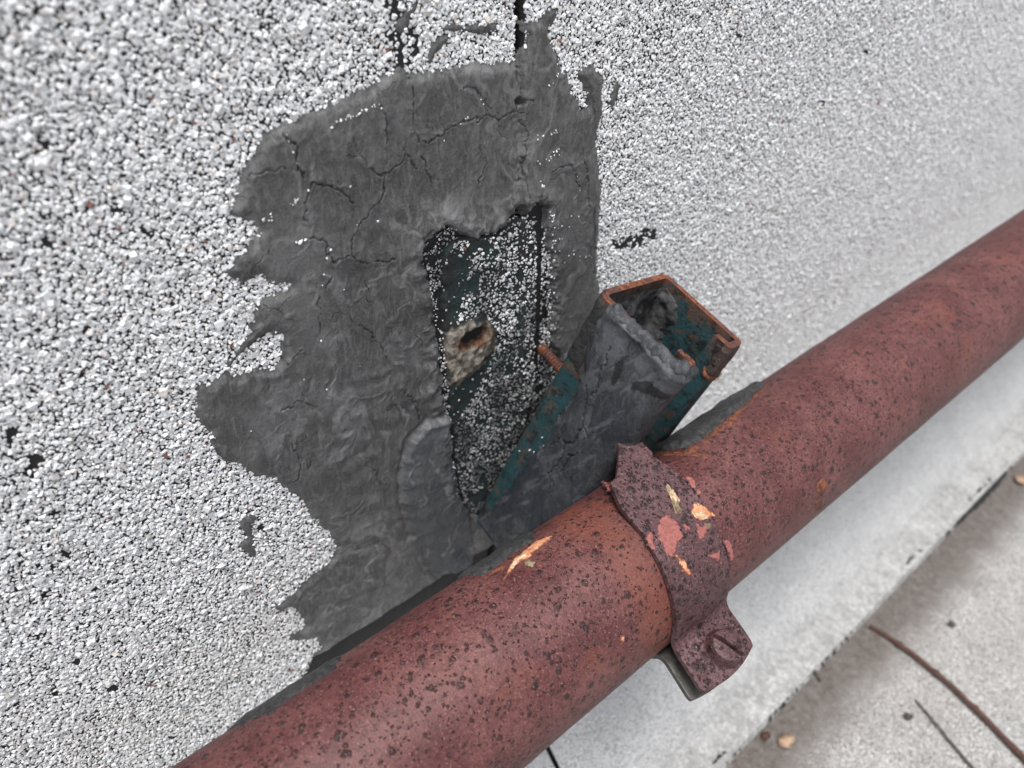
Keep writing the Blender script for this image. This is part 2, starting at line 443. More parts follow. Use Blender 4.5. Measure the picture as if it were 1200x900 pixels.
def cap_sheet(name, y0, y1, off, label):
    P = sheet_profile(off); Pi = sheet_profile(-.004); n = len(P)
    ys = [y for y in sorted({y0, y1, GY0, GY1}) if y0 <= y <= y1]
    V = []; F = []; MI = []
    for y in ys:
        V += [(p[0], y + (float(seam_shift(p[1])) if abs(y - SEAM_Y) < .002 else 0), p[1]) for p in P]
    for j in range(len(ys) - 1):
        for i in range(n - 1):
            F.append((j * n + i, j * n + i + 1, (j + 1) * n + i + 1, (j + 1) * n + i))
            MI.append(1 if (i in (2, 3) and ys[j] >= GY0 - 1e-6 and ys[j + 1] <= GY1 + 1e-6) else 0)
    base = len(V)
    for y in (ys[0], ys[-1]): V += [(p[0], y + (float(seam_shift(p[1])) if abs(y - SEAM_Y) < .002 else 0), p[1]) for p in Pi]
    for e, (o, j) in enumerate(((0, 0), (n, len(ys) - 1))):
        for i in range(n - 1):
            f = (j * n + i, j * n + i + 1, base + o + i + 1, base + o + i)
            F.append(f if e else f[::-1]); MI.append(1)
    o = mesh_obj(name, V, F, [M_CAP, M_BIT], midx=MI)
    adopt(o, wall); tag(o, label)
    return o
cap_sheet('cap_sheet', -4, SEAM_Y - .0009, 0.0, 'cap sheet left of the vertical lap')
cap_sheet('cap_sheet', SEAM_Y + .0009, 9, SEAM_STEP, 'cap sheet right of the vertical lap')
bed = mesh_obj('bitumen_bed', [(-.006, -4, .002), (-.006, 9, .002), (-.006, 9, .94), (-.006, -4, .94)], [(0, 3, 2, 1)], M_BIT); adopt(bed, wall)
cb = mesh_obj('bitumen_bed', [(.0, -4, ZB - .012), (.0, 9, ZB - .012), (CANT - .012, 9, .0015), (CANT - .012, -4, .0015)], [(0, 3, 2, 1)], M_BIT); adopt(cb, wall)

def base_x(y): return SEAM_STEP * sstep(SEAM_Y - .0008, SEAM_Y + .0008, y)
def S_wall(u, v, h): return np.stack([base_x(u) + h, u, v], -1)

# ---- outlines on the wall, read off the photograph and laid on the wall plane
PATCH = on_wall([(455,85),(470,79),(478,89),(500,82),(530,78),(560,72),(590,72),(606,70),(611,48),(610,27),(625,22),(640,8),(652,2),(650,15),(640,30),(641,46),(650,60),(652,76),(665,82),(690,75),(705,88),(702,110),(701,140),(695,160),(697,190),(702,220),(700,250),(698,290),(697,320),(700,345),(735,380),(720,470),(690,560),(600,700),(430,830),(352,800),(358,785),(366,770),(375,760),(370,748),(355,752),(345,742),(362,735),(350,722),(340,712),(328,720),(324,712),(350,690),(385,660),(393,640),(385,625),(366,610),(355,590),(340,578),(320,562),(300,560),(280,548),(262,540),(248,525),(245,510),(230,492),(227,470),(232,452),(250,446),(262,438),(274,418),(290,393),(297,373),(300,352),(320,346),(338,336),(318,333),(305,322),(296,327),(283,337),(264,318),(280,300),(295,285),(302,268),(290,260),(272,252),(275,235),(278,215),(285,200),(295,185),(300,170),(312,155),(330,143),(350,137),(370,130),(400,115),(430,103),(445,92)])
ISLES = [on_wall([(265,436),(276,441),(300,431),(320,432),(331,420),(328,396),(318,391),(300,402),(284,415)]),
         on_wall([(662,85),(668,84),(675,95),(682,110),(684,122),(678,126),(670,112),(663,98)])]
RECESS = on_wall([(494,291),(504,276),(528,266),(545,276),(560,279),(580,272),(592,262),(600,250),(606,238),(612,250),(618,236),(631,236),(635,260),(639,300),(641,340),(640,400),(650,430),(640,480),(600,570),(566,606),(546,596),(532,575),(524,520),(520,470),(516,430),(510,385),(505,340)])
PLATE = on_wall([(520,296),(528,282),(545,277),(580,274),(600,258),(612,252),(621,262),(622,330),(622,400),(622,440),(604,520),(580,572),(560,606),(542,594),(531,550),(528,480),(524,430),(521,380),(519,330)])
def ragged(P, step, amp, seed):
    g = np.random.default_rng(seed); out = []
    for i in range(len(P)):
        a, b = P[i], P[(i + 1) % len(P)]; n_ = max(1, int(np.hypot(*(b - a)) / step))
        for k in range(n_): out.append(a + (b - a) * k / n_ + g.normal(0, amp, 2))
    return np.array(out)
RECESS = ragged(RECESS, .0016, .00075, 4); PLATE = ragged(PLATE, .002, .0003, 5)
LUMP = on_wall([(470,540),(478,515),(500,492),(520,484),(528,470),(534,560),(548,600),(556,668),(500,672),(480,630),(469,580)])
SMEARS = [on_wall([(510,36),(530,30),(556,29),(586,26),(584,36),(562,40),(540,38)]),
          on_wall([(467,32),(478,8),(490,2),(489,14),(480,30),(472,40)]),
          on_wall([(500,72),(506,52),(518,40),(530,38),(524,52),(514,60),(506,78)]),
          on_wall([(280,612),(292,602),(303,606),(296,616),(300,640),(303,655),(292,652),(279,640),(290,632)]),
          on_wall([(340,744),(354,738),(372,733),(370,742),(352,752),(340,754)]),
          on_wall([(714,100),(722,92),(720,112),(713,124),(708,118)])]
SMEAR_LAB = ['thin grey sealant streak above the patch, between the two top seams', 'small grey sealant smear at the top edge beside the left black seam',
             'grey sealant dab on white granules just above the patch beside the left seam', 'small hooked sealant smear on white granules lower left of the patch',
             'sealant tongue just above the pipe at the lower left edge of the patch', 'tiny grey sealant touch right of the top right corner of the patch']
CRACKS = [[(607,68),(606,92),(607,115)],[(606,181),(610,208),(616,232)],[(479,90),(481,107),(484,149),(489,167),(509,161),(531,145),(551,139),(571,136),(583,143),(601,128),(607,115),(619,116)],
 [(608,139),(611,160),(607,181),(605,210)],[(495,185),(499,205),(503,221)],[(473,181),(459,200),(448,205)],[(412,160),(421,178),(430,193),(448,205),(447,230),(434,246),(420,260),(410,283),(413,297),(430,308),(460,305)],
 [(475,170),(475,182),(485,197)],[(367,213),(387,217),(400,223),(413,237)],[(367,212),(357,230),(353,240),(357,260)],[(335,157),(347,183),(348,200),(354,208)],
 [(357,277),(377,280),(388,305),(410,295)],[(293,207),(310,197),(333,197)],[(443,122),(452,147),(453,167)],[(385,323),(382,332),(380,342)],[(675,171),(680,197),(684,227),(686,240)],
 [(372,345),(373,373),(378,387)],[(343,517),(348,537),(349,563)],[(330,419),(337,426),(352,410)],[(560,170),(568,190),(560,215)],[(690,240),(692,280),(690,325)],[(540,100),(562,112),(575,130)],
 [(640,200),(655,190),(668,196),(672,215)],[(470,455),(485,470),(490,500)],[(420,380),(440,395),(452,420)],[(330,480),(350,470),(372,476)]]
HOLE_C = on_wall([(606, 118)])[0]
CRK = [on_wall(c) for c in CRACKS]

def pad(*a): return a
def seal_h(U, V, d):
    wx = (fbm(U * 60, V * 60, 5) - .5) * .02; wy = (fbm(U * 60, V * 60, 9) - .5) * .03
    body = .0013 * sstep(-.0002, .0035, d) + .0004
    h = body + (fbm(U * 40, V * 40, 21, 3) - .5) * .0012 * sstep(0, .006, d)
    st = fbm((U + wx) * 330, (V + wy) * 85, 31, 4); h = h + (st - .5) * .00055 * sstep(0, .004, d)
    rid = 1 - np.abs(2 * fbm((U + wx * 1.6) * 75, (V + wy * 1.2) * 42, 41, 3) - 1)
    h = h + .00035 * sstep(.90, .99, rid) * sstep(0, .006, d) * fbm(U * 90, V * 90, 45, 2)
    arc = np.sin((V + (U - .09) * .5 + wx) * 2 * math.pi / .011); h = h + .00018 * arc * sstep(.005, .02, d) * sstep(.4, .6, fbm(U * 30, V * 30, 51, 2))
    rd = -sdf(RECESS, U, V)
    rn = fbm(U * 240, V * 240, 93, 3)
    h = h + .0024 * np.exp(-(np.maximum(rd, 0) / .006)**2) * sstep(0, .0012, rd) * (.35 + 1.1 * rn) + (fbm(U * 520, V * 520, 97, 3) - .5) * .0016 * np.exp(-(np.maximum(rd, 0) / .003)**2)
    ld = sdf(LUMP, U, V) + .0016 * (fbm(U * 160, V * 160, 77, 3) - .5) * 2
    h = h + .0026 * sstep(-.0004, .0022, ld) + .0012 * sstep(.001, .009, ld) - .0006 * np.exp(-((ld + .0012) / .0012)**2)
    # long vertical roll of sealant left of the recess
    h = h - .0012 * sstep(.0006, .0, np.hypot(U - HOLE_C[0], V - HOLE_C[1]) - .0011)
    for c in CRK:
        lo = c.min(0) - .004; hi = c.max(0) + .004
        mk = (U > lo[0]) & (U < hi[0]) & (V > lo[1]) & (V < hi[1])
        if not mk.any(): continue
        u, v = U[mk], V[mk]
        jx = (fbm(u * 380, v * 380, 61, 4) - .5) * .0034; jy = (fbm(u * 380, v * 380, 67, 4) - .5) * .0034
        ld_ = linedist(c, u + jx, v + jy)
        hh = h[mk]; hh = hh - .0007 * np.exp(-(ld_ / .00020)**2) * (fbm(u * 130, v * 130, 73, 2) * 1.6) + .0002 * np.exp(-(ld_ / .0016)**2); h[mk] = hh
    return np.maximum(h, .0001)
def crack_attr(U, V, d):
    r = np.zeros_like(U)
    for c in CRK:
        lo = c.min(0) - .004; hi = c.max(0) + .004
        mk = (U > lo[0]) & (U < hi[0]) & (V > lo[1]) & (V < hi[1])
        if not mk.any(): continue
        u, v = U[mk], V[mk]
        jx = (fbm(u * 380, v * 380, 61, 4) - .5) * .0034; jy = (fbm(u * 380, v * 380, 67, 4) - .5) * .0034
        wv = .35 + 1.1 * fbm(u * 90, v * 90, 71, 2)
        r[mk] = np.maximum(r[mk], np.exp(-(linedist(c, u + jx, v + jy) / (.00020 * wv))**2))
    r = np.maximum(r, sstep(.0007, .0, np.hypot(U - HOLE_C[0], V - HOLE_C[1]) - .0009))
    return r
def tone_attr(U, V, d): return np.clip(sstep(-.0005, .002, sdf(LUMP, U, V)) * .9, 0, 1)
def pale_attr(U, V, d):
    wx = (fbm(U * 60, V * 60, 5) - .5) * .02; wy = (fbm(U * 60, V * 60, 9) - .5) * .03
    rid = 1 - np.abs(2 * fbm((U + wx * 1.6) * 75, (V + wy * 1.2) * 42, 41, 3) - 1)
    sw = fbm((U + wx * 2) * 260, (V + wy * 2) * 60, 89, 4)
    return np.clip(.35 * sstep(.88, .99, rid) * sstep(.35, .6, fbm(U * 200, V * 200, 83, 3)) + .28 * sstep(.55, .75, fbm(U * 28, V * 28, 87, 4)) + .60 * sstep(.57, .70, sw) * sstep(.42, .60, fbm(U * 45, V * 45, 90, 2)), 0, .8)
def keep_patch(U, V): return V > ZB + .05
patch = grid_patch('sealant_patch', [PATCH], ISLES + [RECESS], .00035, seal_h, S_wall, M_SEAL, (.0011, 330),
                   {'crack': crack_attr, 'tone': tone_attr, 'pale': pale_attr}, keep_patch, slope=.6)
tag(patch, 'large cracked dark grey sealant patch smeared on the white granulated wall', 'sealant patch')
for poly, lab in zip(SMEARS, SMEAR_LAB):
    hf = lambda U, V, d: .0006 * sstep(-.0003, .002, d) + .0004 + (fbm(U * 300, V * 300, 5) - .5) * .0006
    o = grid_patch('sealant_smear', [poly], [], .0005, hf, S_wall, M_SEAL, (.0012, 260), slope=.6)
    tag(o, lab, 'sealant smear')

# exposed backing inside the patch: old green plate imprint, with a slot at its right
HOLE = on_wall([(520,390),(532,380),(548,374),(566,374),(580,384),(578,400),(572,412),(562,426),(552,438),(538,446),(524,452),(522,420)])
HC = on_wall([(550, 396)])[0]
def plate_h(U, V, d):
    h = .0011 * sstep(0, .0006, d) + (fbm(U * 120, V * 120, 13) - .5) * .0014
    hd = sdf(HOLE, U, V) + (fbm(U * 300, V * 300, 19, 3) - .5) * .003
    h = h + .0016 * sstep(-.0005, .0045, hd) + (fbm(U * 500, V * 500, 23, 3) - .5) * .0016 * sstep(0, .002, hd)
    e = np.hypot((U - HC[0]) / .0088, (V - HC[1]) / .0044) + (fbm(U * 200, V * 200, 29, 3) - .5) * 1.1
    h = h - .0042 * sstep(1.0, .45, e)
    return np.maximum(h, -.0052)
def torn_attr(U, V, d): return sstep(-.0010, .0012, sdf(HOLE, U, V) + (fbm(U * 330, V * 330, 19, 4) - .5) * .0075)
def brown_attr(U, V, d):
    e = np.hypot((U - HC[0] - .0012) / .0088, (V - HC[1]) / .0046) + (fbm(U * 260, V * 260, 29, 3) - .5) * .8
    return sstep(1.25, .75, e)
def mat_backing():
    b = NB('green_backing')
    n = b.noise(130, 5, .7)
    c = b.mix(b.ramp(n, .42, .58), (.028, .029, .030), (.026, .044, .045))
    c = b.mix(b.ramp(b.noise(300, 5), .55, .75, 0, .8), c, (.05, .048, .045))
    cream = b.mix(b.ramp(b.noise(260, 5, .75), .35, .65), (.085, .07, .055), (.36, .33, .285))
    br = b.mix(b.ramp(b.noise(400, 5, .7), .3, .7), (.040, .020, .014), (.21, .11, .06))
    c = b.mix(b.attr('torn').outputs['Fac'], c, cream)
    c = b.mix(b.attr('brown').outputs['Fac'], c, br)
    return b.fin(c, .75, b.bump(b.noise(800, 5, .7), .0008), .3)
backing = grid_patch('exposed_backing', [PLATE], [], .00045, plate_h, lambda u, v, h: S_wall(u, v, h + .0010), mat_backing(), (.0006, 300),
                     {'torn': torn_attr, 'brown': brown_attr}, slope=2)
adopt(backing, wall); tag(backing, 'dark green backing with a torn brown screw hole')

# ---- granules: every stone is a small faceted solid
def ico():
    p = (1 + 5**.5) / 2
    v = np.array([(-1,p,0),(1,p,0),(-1,-p,0),(1,-p,0),(0,-1,p),(0,1,p),(0,-1,-p),(0,1,-p),(p,0,-1),(p,0,1),(-p,0,-1),(-p,0,1)]) / math.sqrt(1 + p * p)
    f = np.array([(0,11,5),(0,5,1),(0,1,7),(0,7,10),(0,10,11),(1,5,9),(5,11,4),(11,10,2),(10,7,6),(7,1,8),(3,9,4),(3,4,2),(3,2,6),(3,6,8),(3,8,9),(4,9,5),(2,4,11),(6,2,10),(8,6,7),(9,8,1)])
    return v, f
OCT = (np.array([(1,0,0),(-1,0,0),(0,1,0),(0,-1,0),(0,0,1),(0,0,-1)], float), np.array([(0,2,4),(2,1,4),(1,3,4),(3,0,4),(2,0,5),(1,2,5),(3,1,5),(0,3,5)]))
CUBE = (np.array([(x, y, z) for x in (-1, 1) for y in (-1, 1) for z in (-1, 1)], float) * .68,
        np.array([(0,1,3),(0,3,2),(4,6,7),(4,7,5),(0,4,5),(0,5,1),(2,3,7),(2,7,6),(0,2,6),(0,6,4),(1,5,7),(1,7,3)]))
def rot_rand(n, g):
    q = g.normal(size=(n, 4)); q /= np.linalg.norm(q, axis=1)[:, None]; a, b, c, d = q.T
    return np.stack([np.stack([1-2*(c*c+d*d), 2*(b*c-a*d), 2*(b*d+a*c)], -1), np.stack([2*(b*c+a*d), 1-2*(b*b+d*d), 2*(c*d-a*b)], -1), np.stack([2*(b*d-a*c), 2*(c*d+a*b), 1-2*(b*b+c*c)], -1)], -2)
def stones(pos, size, base, g, flat=.58):
    """pos (n,3), size (n,) -> verts, faces"""
    bv, bf = base; n = len(pos); k = len(bv)
    v = bv[None] * g.uniform(.72, 1.16, (n, k, 1)) + g.normal(0, .10, (n, k, 3))
    v = v * np.stack([g.uniform(.8, 1.25, n), g.uniform(.75, 1.05, n), g.uniform(.55, .9, n)], -1)[:, None]
    v = np.einsum('nij,nkj->nki', rot_rand(n, g), v)
    v[:, :, 0] *= flat
    v = v * size[:, None, None] * .5 + pos[:, None]
    f = bf[None] + (np.arange(n) * k)[:, None, None]
    return v.reshape(-1, 3), f.reshape(-1, 3)
def tints(n, g, dirt=0.0):
    L = np.clip(g.normal(.84, .12, n), .25, .95) * (1 - dirt)
    c = np.stack([L * .975, L * .990, L * 1.008, np.ones(n)], -1)
    r = g.random(n)
    c[r < .0022, :3] = np.array([.22, .10, .085]); k = (r > .006) & (r < .05); c[k, :3] *= np.array([.62, .60, .58])
    k = (r > .05) & (r < .08); c[k, :3] *= np.array([1.0, .92, .85])
    return c
def join(parts):
    V = []; F = []; C = []; o = 0
    for v, f, c in parts:
        V.append(v); F.append(f + o); C.append(c); o += len(v)
    return np.concatenate(V), np.concatenate(F), np.concatenate(C)

SP = .00094
ny = int((GY1 - GY0) / SP); nz = int((GZ1 - GZ0) / (SP * .88))
jj, kk = np.meshgrid(np.arange(ny), np.arange(nz), indexing='ij')
gy = (GY0 + (jj + .5 * (kk % 2)) * SP).ravel(); gz = (GZ0 + kk * SP * .88).ravel()
gy = gy + rng.normal(0, SP * .27, gy.shape); gz = gz + rng.normal(0, SP * .27, gz.shape)
P3 = np.stack([np.zeros_like(gy), gy, gz], -1) - CAM
dep = P3 @ CF; px = 600 + FPX * (P3 @ CR) / np.maximum(dep, .02); py = 450 - FPX * (P3 @ CU) / np.maximum(dep, .02)
# what the photograph shows, with a margin all round (the sheet's own surface goes on beyond it)
k = (dep > .05) & (px > -120) & (px < 1270) & (py > -90) & (py < 960)
gy, gz, dep, px, py = gy[k], gz[k], dep[k], px[k], py[k]
dp = sdf(PATCH, gy, gz) + (fbm(gy * 330, gz * 330, 3, 3) - .5) * .0022
for i_ in ISLES: dp = np.minimum(dp, -sdf(i_, gy, gz) + .0004)
k = dp < .0009 + rng.normal(0, .0004, dp.shape)
# bare black spots, streaks and the lap seam
SPOTS = [(43,16,8,6),(76,16,5,5),(120,22,4,3),(3,48,5,5),(198,137,6,4),(275,78,5,4),(222,58,4,3),(138,245,9,5),(55,285,8,6),(314,34,5,3),(42,540,9,9),(15,508,11,11),(77,648,6,6),(50,700,5,6),(98,718,4,3),(47,745,7,4),(62,812,6,6),(90,775,6,4),(130,806,8,4),(162,800,5,4),(207,715,3,3),(20,825,5,4),(35,555,8,6),(735,280,20,8),(755,272,12,7),(722,284,10,7),(118,560,5,4),(60,600,5,4),(30,610,5,4),(95,440,4,3),(160,420,3,4),(250,320,4,3),(90,880,4,3),(1010,60,5,3),(860,40,5,3),(960,120,4,4),(20,690,5,4),(110,690,4,4)]
keepr = rng.random(gy.shape); sn = fbm(gy * 700, gz * 700, 91, 3)
for (sx, sy, rx, ry) in SPOTS:
    k &= ~((np.hypot((px - sx) / rx, (py - sy) / ry) < .30 + 1.2 * sn) & (keepr < .88))
k &= ~((vnoise(gy * 420, gz * 420, 99) > .95) & (rng.random(gy.shape) < .8))
bl = on_wall([(461,-60),(465,0),(470,40),(473,88)])
bd = linedist(bl, gy, gz); k &= ~((bd < .0009) | ((bd < .0036) & (rng.random(gy.shape) < .5)))
bl2 = on_wall([(484,36),(489,50),(487,66)]); k &= ~(linedist(bl2, gy, gz) < .0008)
k &= ~(np.abs(gy - SEAM_Y) < .0011 + .0006 * (fbm(gz * 90, gz * 0, 7) - .5) * 2)
for poly in SMEARS: k &= ~(sdf(poly, gy, gz) + rng.normal(0, .0004, gy.shape) > .0004)
gy, gz, dep = gy[k], gz[k], dep[k]
n = len(gy)
size = SP * np.clip(np.exp(rng.normal(.30, .24, n)), .7, 2.3)
bigm = rng.random(n) < .02; size[bigm] *= 1.55
pos = np.stack([base_x(gy) + size * .20 + rng.uniform(-.00015, .00015, n), gy, gz], -1)
pick = rng.random(n)
near = (dep < .17) & (pick < .3); far = dep >= .25; mid = (~near) & (~far)
parts = []
for sel, base in ((near, ico()), (mid, CUBE), (far, OCT)):
    v, f = stones(pos[sel], size[sel] * (1.0 if base is not OCT else 1.15), base, rng)
    parts.append((v, f, np.repeat(tints(sel.sum(), rng), len(base[0]), 0)))
V, F, C = join(parts)
print('wall granules', n, 'tris', len(F))
gr = mesh_obj('granules', V, F, M_GRAN, colattr=C); adopt(gr, wall); tag(gr, 'white crushed stone granules', kind='stuff')

# granules caught on the exposed backing, in the slot and along its edges
cnt = 2900
b0, b1 = RECESS.min(0), RECESS.max(0)
q = rng.uniform(b0, b1, (cnt * 3, 2)); ins = sdf(RECESS, q[:, 0], q[:, 1]) > .0002
onp = sdf(PLATE, q[:, 0], q[:, 1]); hol = sdf(HOLE, q[:, 0], q[:, 1])
slot = linedist(on_wall([(627,236),(628,300),(627,360),(624,430)]), q[:, 0], q[:, 1]) < .0013
cl = fbm(q[:, 0] * 120, q[:, 1] * 120, 15, 3)
k = ins & (hol < -.0003) & ~slot & (cl > .28 + .26 * sstep(.020, .0, q[:, 0] - PLATE[:, 0].min() - .006) * sstep(-.022, -.004, q[:, 1] - HC[1]))
topl = on_wall([(520,290),(548,305),(540,350),(532,380),(560,376),(580,400),(560,450),(530,500),(522,400)]); k &= ~((sdf(topl, q[:, 0], q[:, 1]) > 0) & (rng.random(len(q)) < .93))
q = q[k]; onp = onp[k]
sz = .00095 * np.exp(rng.normal(0, .28, len(q)))
hx = np.where(onp > .0006, .0021 + (plate_h(q[:, 0], q[:, 1], onp) - .0011), .0006) + sz * .2
v, f = stones(np.stack([base_x(q[:, 0]) + hx, q[:, 0], q[:, 1]], -1), sz, ico(), rng)
dirt = np.clip(sstep(.105, .05, q[:, 1] - on_wall([(560, 600)])[0, 1]) * .45 + .5 * sstep(.45, .6, fbm(q[:, 0] * 90, q[:, 1] * 90, 25, 3)) + rng.uniform(0, .35, len(q)), 0, .85)
tt = tints(len(q), rng); tt[:, :3] *= (1 - dirt)[:, None]
o = mesh_obj('granules', v, f, M_GRAN, colattr=np.repeat(tt, 12, 0)); adopt(o, wall); tag(o, 'loose granules on the exposed backing', kind='stuff')

# stray stones stuck in the sealant
ST = []
for ln_, cnt, spread in (([(380,147),(400,138),(425,128),(445,121)], 22, 3), ([(333,245),(347,232)], 6, 3), ([(343,285),(360,277)], 9, 2), ([(333,155),(346,190)], 5, 2), ([(308,262),(318,250)], 6, 4), ([(626,160),(648,150)], 10, 3), ([(622,190),(645,178)], 9, 3), ([(655,82),(632,100)], 8, 3),
                         ([(628,206),(630,220)], 5, 3), ([(638,175),(662,168)], 5, 3), ([(505,330),(512,375),(520,440),(524,520)], 90, 5), ([(637,240),(640,300),(640,380),(634,415)], 110, 4), ([(505,300),(520,272),(536,264)], 30, 4), ([(538,490),(525,560),(545,590)], 26, 9),
                         ([(335,335),(270,325)], 10, 4), ([(655,290),(690,300)], 8, 8), ([(560,90),(520,160)], 6, 20), ([(400,200),(330,520)], 14, 45), ([(640,300),(680,180)], 12, 18)):
    ln_ = np.array(ln_, float); L = np.r_[0, np.cumsum(np.hypot(*np.diff(ln_, axis=0).T))]
    t = rng.uniform(0, L[-1], cnt); P = np.stack([np.interp(t, L, ln_[:, 0]), np.interp(t, L, ln_[:, 1])], -1) + rng.normal(0, spread * .5, (cnt, 2))
    ST.append(on_wall(P))
ST = np.concatenate(ST); dd = np.minimum(sdf(PATCH, ST[:, 0], ST[:, 1]), -sdf(RECESS, ST[:, 0], ST[:, 1]))
hh = np.where(dd > 0, seal_h(ST[:, 0], ST[:, 1], np.maximum(dd, 0)), .0012)
sz = .00072 * np.exp(rng.normal(0, .3, len(ST)))
v, f = stones(np.stack([base_x(ST[:, 0]) + hh + sz * .1, ST[:, 0], ST[:, 1]], -1), sz, ico(), rng)
o = mesh_obj('stray_granules', v, f, M_GRAN, colattr=np.repeat(tints(len(ST), rng), 12, 0), parent=patch); tag(o, 'white stones stuck in the sealant', kind='stuff')

# ------------------------------------------------------------------ pipe
pipe = empty('pipe', (PAX[0], .15, PAX[2]))
tag(pipe, 'rust spotted red painted steel pipe running along the wall', 'pipe')
NS, ys = 160, np.concatenate([[-3.0], np.arange(-.15, 1.0, .004), [7.0]])
th = np.linspace(0, 2 * math.pi, NS, endpoint=False)
TH, YY = np.meshgrid(th, ys, indexing='ij')
rr = PR + (fbm(YY * 60, np.cos(TH) * 3 + np.sin(TH) * 5, 4, 3) - .5) * .00035
V = np.stack([PAX[0] + rr * np.cos(TH), YY, PAX[2] + rr * np.sin(TH)], -1).reshape(-1, 3)
m_ = len(ys); ii, jj = np.meshgrid(np.arange(NS), np.arange(m_ - 1), indexing='ij'); i2 = (ii + 1) % NS
F = np.stack([ii * m_ + jj, i2 * m_ + jj, i2 * m_ + jj + 1, ii * m_ + jj + 1], -1).reshape(-1, 4)[:, ::-1].copy()
o = mesh_obj('pipe_body', V, F, M_PIPE, smooth=True); adopt(o, pipe)
def S_cyl(r):
    def S(u, v, h):
        t = v / r; return np.stack([PAX[0] + (r + h) * np.cos(t), u, PAX[2] + (r + h) * np.sin(t)], -1)
    return S
def th_poly(pts): return np.array([(y, PR * math.radians(t)) for y, t in pts])
def tar_h(a):
    return lambda U, V, d: a * sstep(-.0003, .003, d) + .0003 + (fbm(U * 160, V * 160, 5, 4) - .5) * a * 1.1
T1 = on_pipe([(772,530),(790,527),(806,527),(822,514),(850,492),(872,474),(898,448)], PR)
T1 = np.concatenate([T1, [(T1[-1, 0], PR * math.radians(172)), (T1[0, 0] - .004, PR * math.radians(172))]])
T2 = on_pipe([(545,676),(562,676),(580,664),(604,645),(622,634),(630,622)], PR)
T2 = np.concatenate([T2, [(T2[-1, 0], PR * math.radians(168)), (T2[0, 0], PR * math.radians(168))]])
T3 = on_pipe([(262,858),(285,848),(318,834),(345,818),(368,800),(392,784)], PR)
T3 = np.concatenate([T3, [(T3[-1, 0] + .01, PR * math.radians(170)), (T3[0, 0], PR * math.radians(170))]])
for P, a, lab in ((T1, .0015, 'grey sealant on the pipe right of the clamp'), (T2, .0010, 'grey sealant left of the clamp'), (T3, .0008, 'dark sealant edge low on the pipe')):
    o = grid_patch('sealant_crust', [P], [], .0006, tar_h(a), S_cyl(PR), M_SEAL3, (.0028, 300)); adopt(o, pipe); o['label'] = lab
# orange rust rim below the sealant
def ribbon(px_line, wpx):
    p = np.array(px_line, float); t = np.gradient(p, axis=0); nrm = np.stack([-t[:, 1], t[:, 0]], 1); nrm /= np.linalg.norm(nrm, axis=1)[:, None]
    wpx = np.broadcast_to(wpx, (len(p),))[:, None]
    return np.concatenate([p + nrm * wpx, (p - nrm * wpx)[::-1]])
def flake(name, px_poly, r, mat, parent, h=.00022, res=.00022, rough=(.0005, 700), surf=on_pipe, S=None, label=None):
    P = surf(px_poly, r)
    hf = lambda U, V, d: h * sstep(-.0001, .0006, d) + .00005 + (fbm(U * 900, V * 900, 8, 3) - .5) * h * .9
    o = grid_patch(name, [P], [], res, hf, S or S_cyl(r), mat, rough, {'rim': lambda U, V, d: np.clip(d / .0013, 0, 1)}, slope=.5); adopt(o, parent)
    if label: o['label'] = label
    return o
flake('rust_stain', ribbon([(776,533),(806,531),(826,517),(852,496),(880,470),(898,452)], [1, 3.5, 3, 3.5, 2.5, 1]), PR, M_RUST, pipe, .00025, .0004, (.0022, 420))
flake('rust_stain', ribbon([(808,532),(826,533),(842,530)], [1, 3, 1]), PR, M_RUST, pipe, .0002, .0004, (.002, 420))
flake('rust_stain', ribbon([(568,676),(582,668),(590,664)], [1, 2.5, 1]), PR, M_RUST, pipe, .0002, .0004, (.0012, 420))
Z8 = lambda L: [(560 + a / 3.75, 480 + b / 3.75) for a, b in L]
flake('paint_flake', Z8([(113,748),(140,692),(160,657),(210,617),(255,580),(332,553),(292,592),(247,627),(228,650),(178,672),(152,704)]), PR, M_ORANGE, pipe, .0004)
flake('paint_flake', Z8([(138,700),(162,660),(205,630),(218,640),(176,664),(152,694)]), PR + .0003, M_CREAM, pipe, .0004)
flake('paint_flake', Z8([(205,670),(222,662),(243,674),(238,690),(216,688)]), PR, M_OLIVE, pipe, .0006, .00018, (.0009, 900))
flake('paint_flake', [(727,744),(732,745),(732,752),(729,755),(727,750)], PR, M_ORANGE, pipe, .0004)
flake('paint_flake', [(958,566),(965,560),(970,570),(964,580),(956,584)], PR, M_RUST, pipe, .0003)
flake('paint_flake', [(955,588),(964,584),(962,596),(956,598)], PR, M_RUST, pipe, .0003)

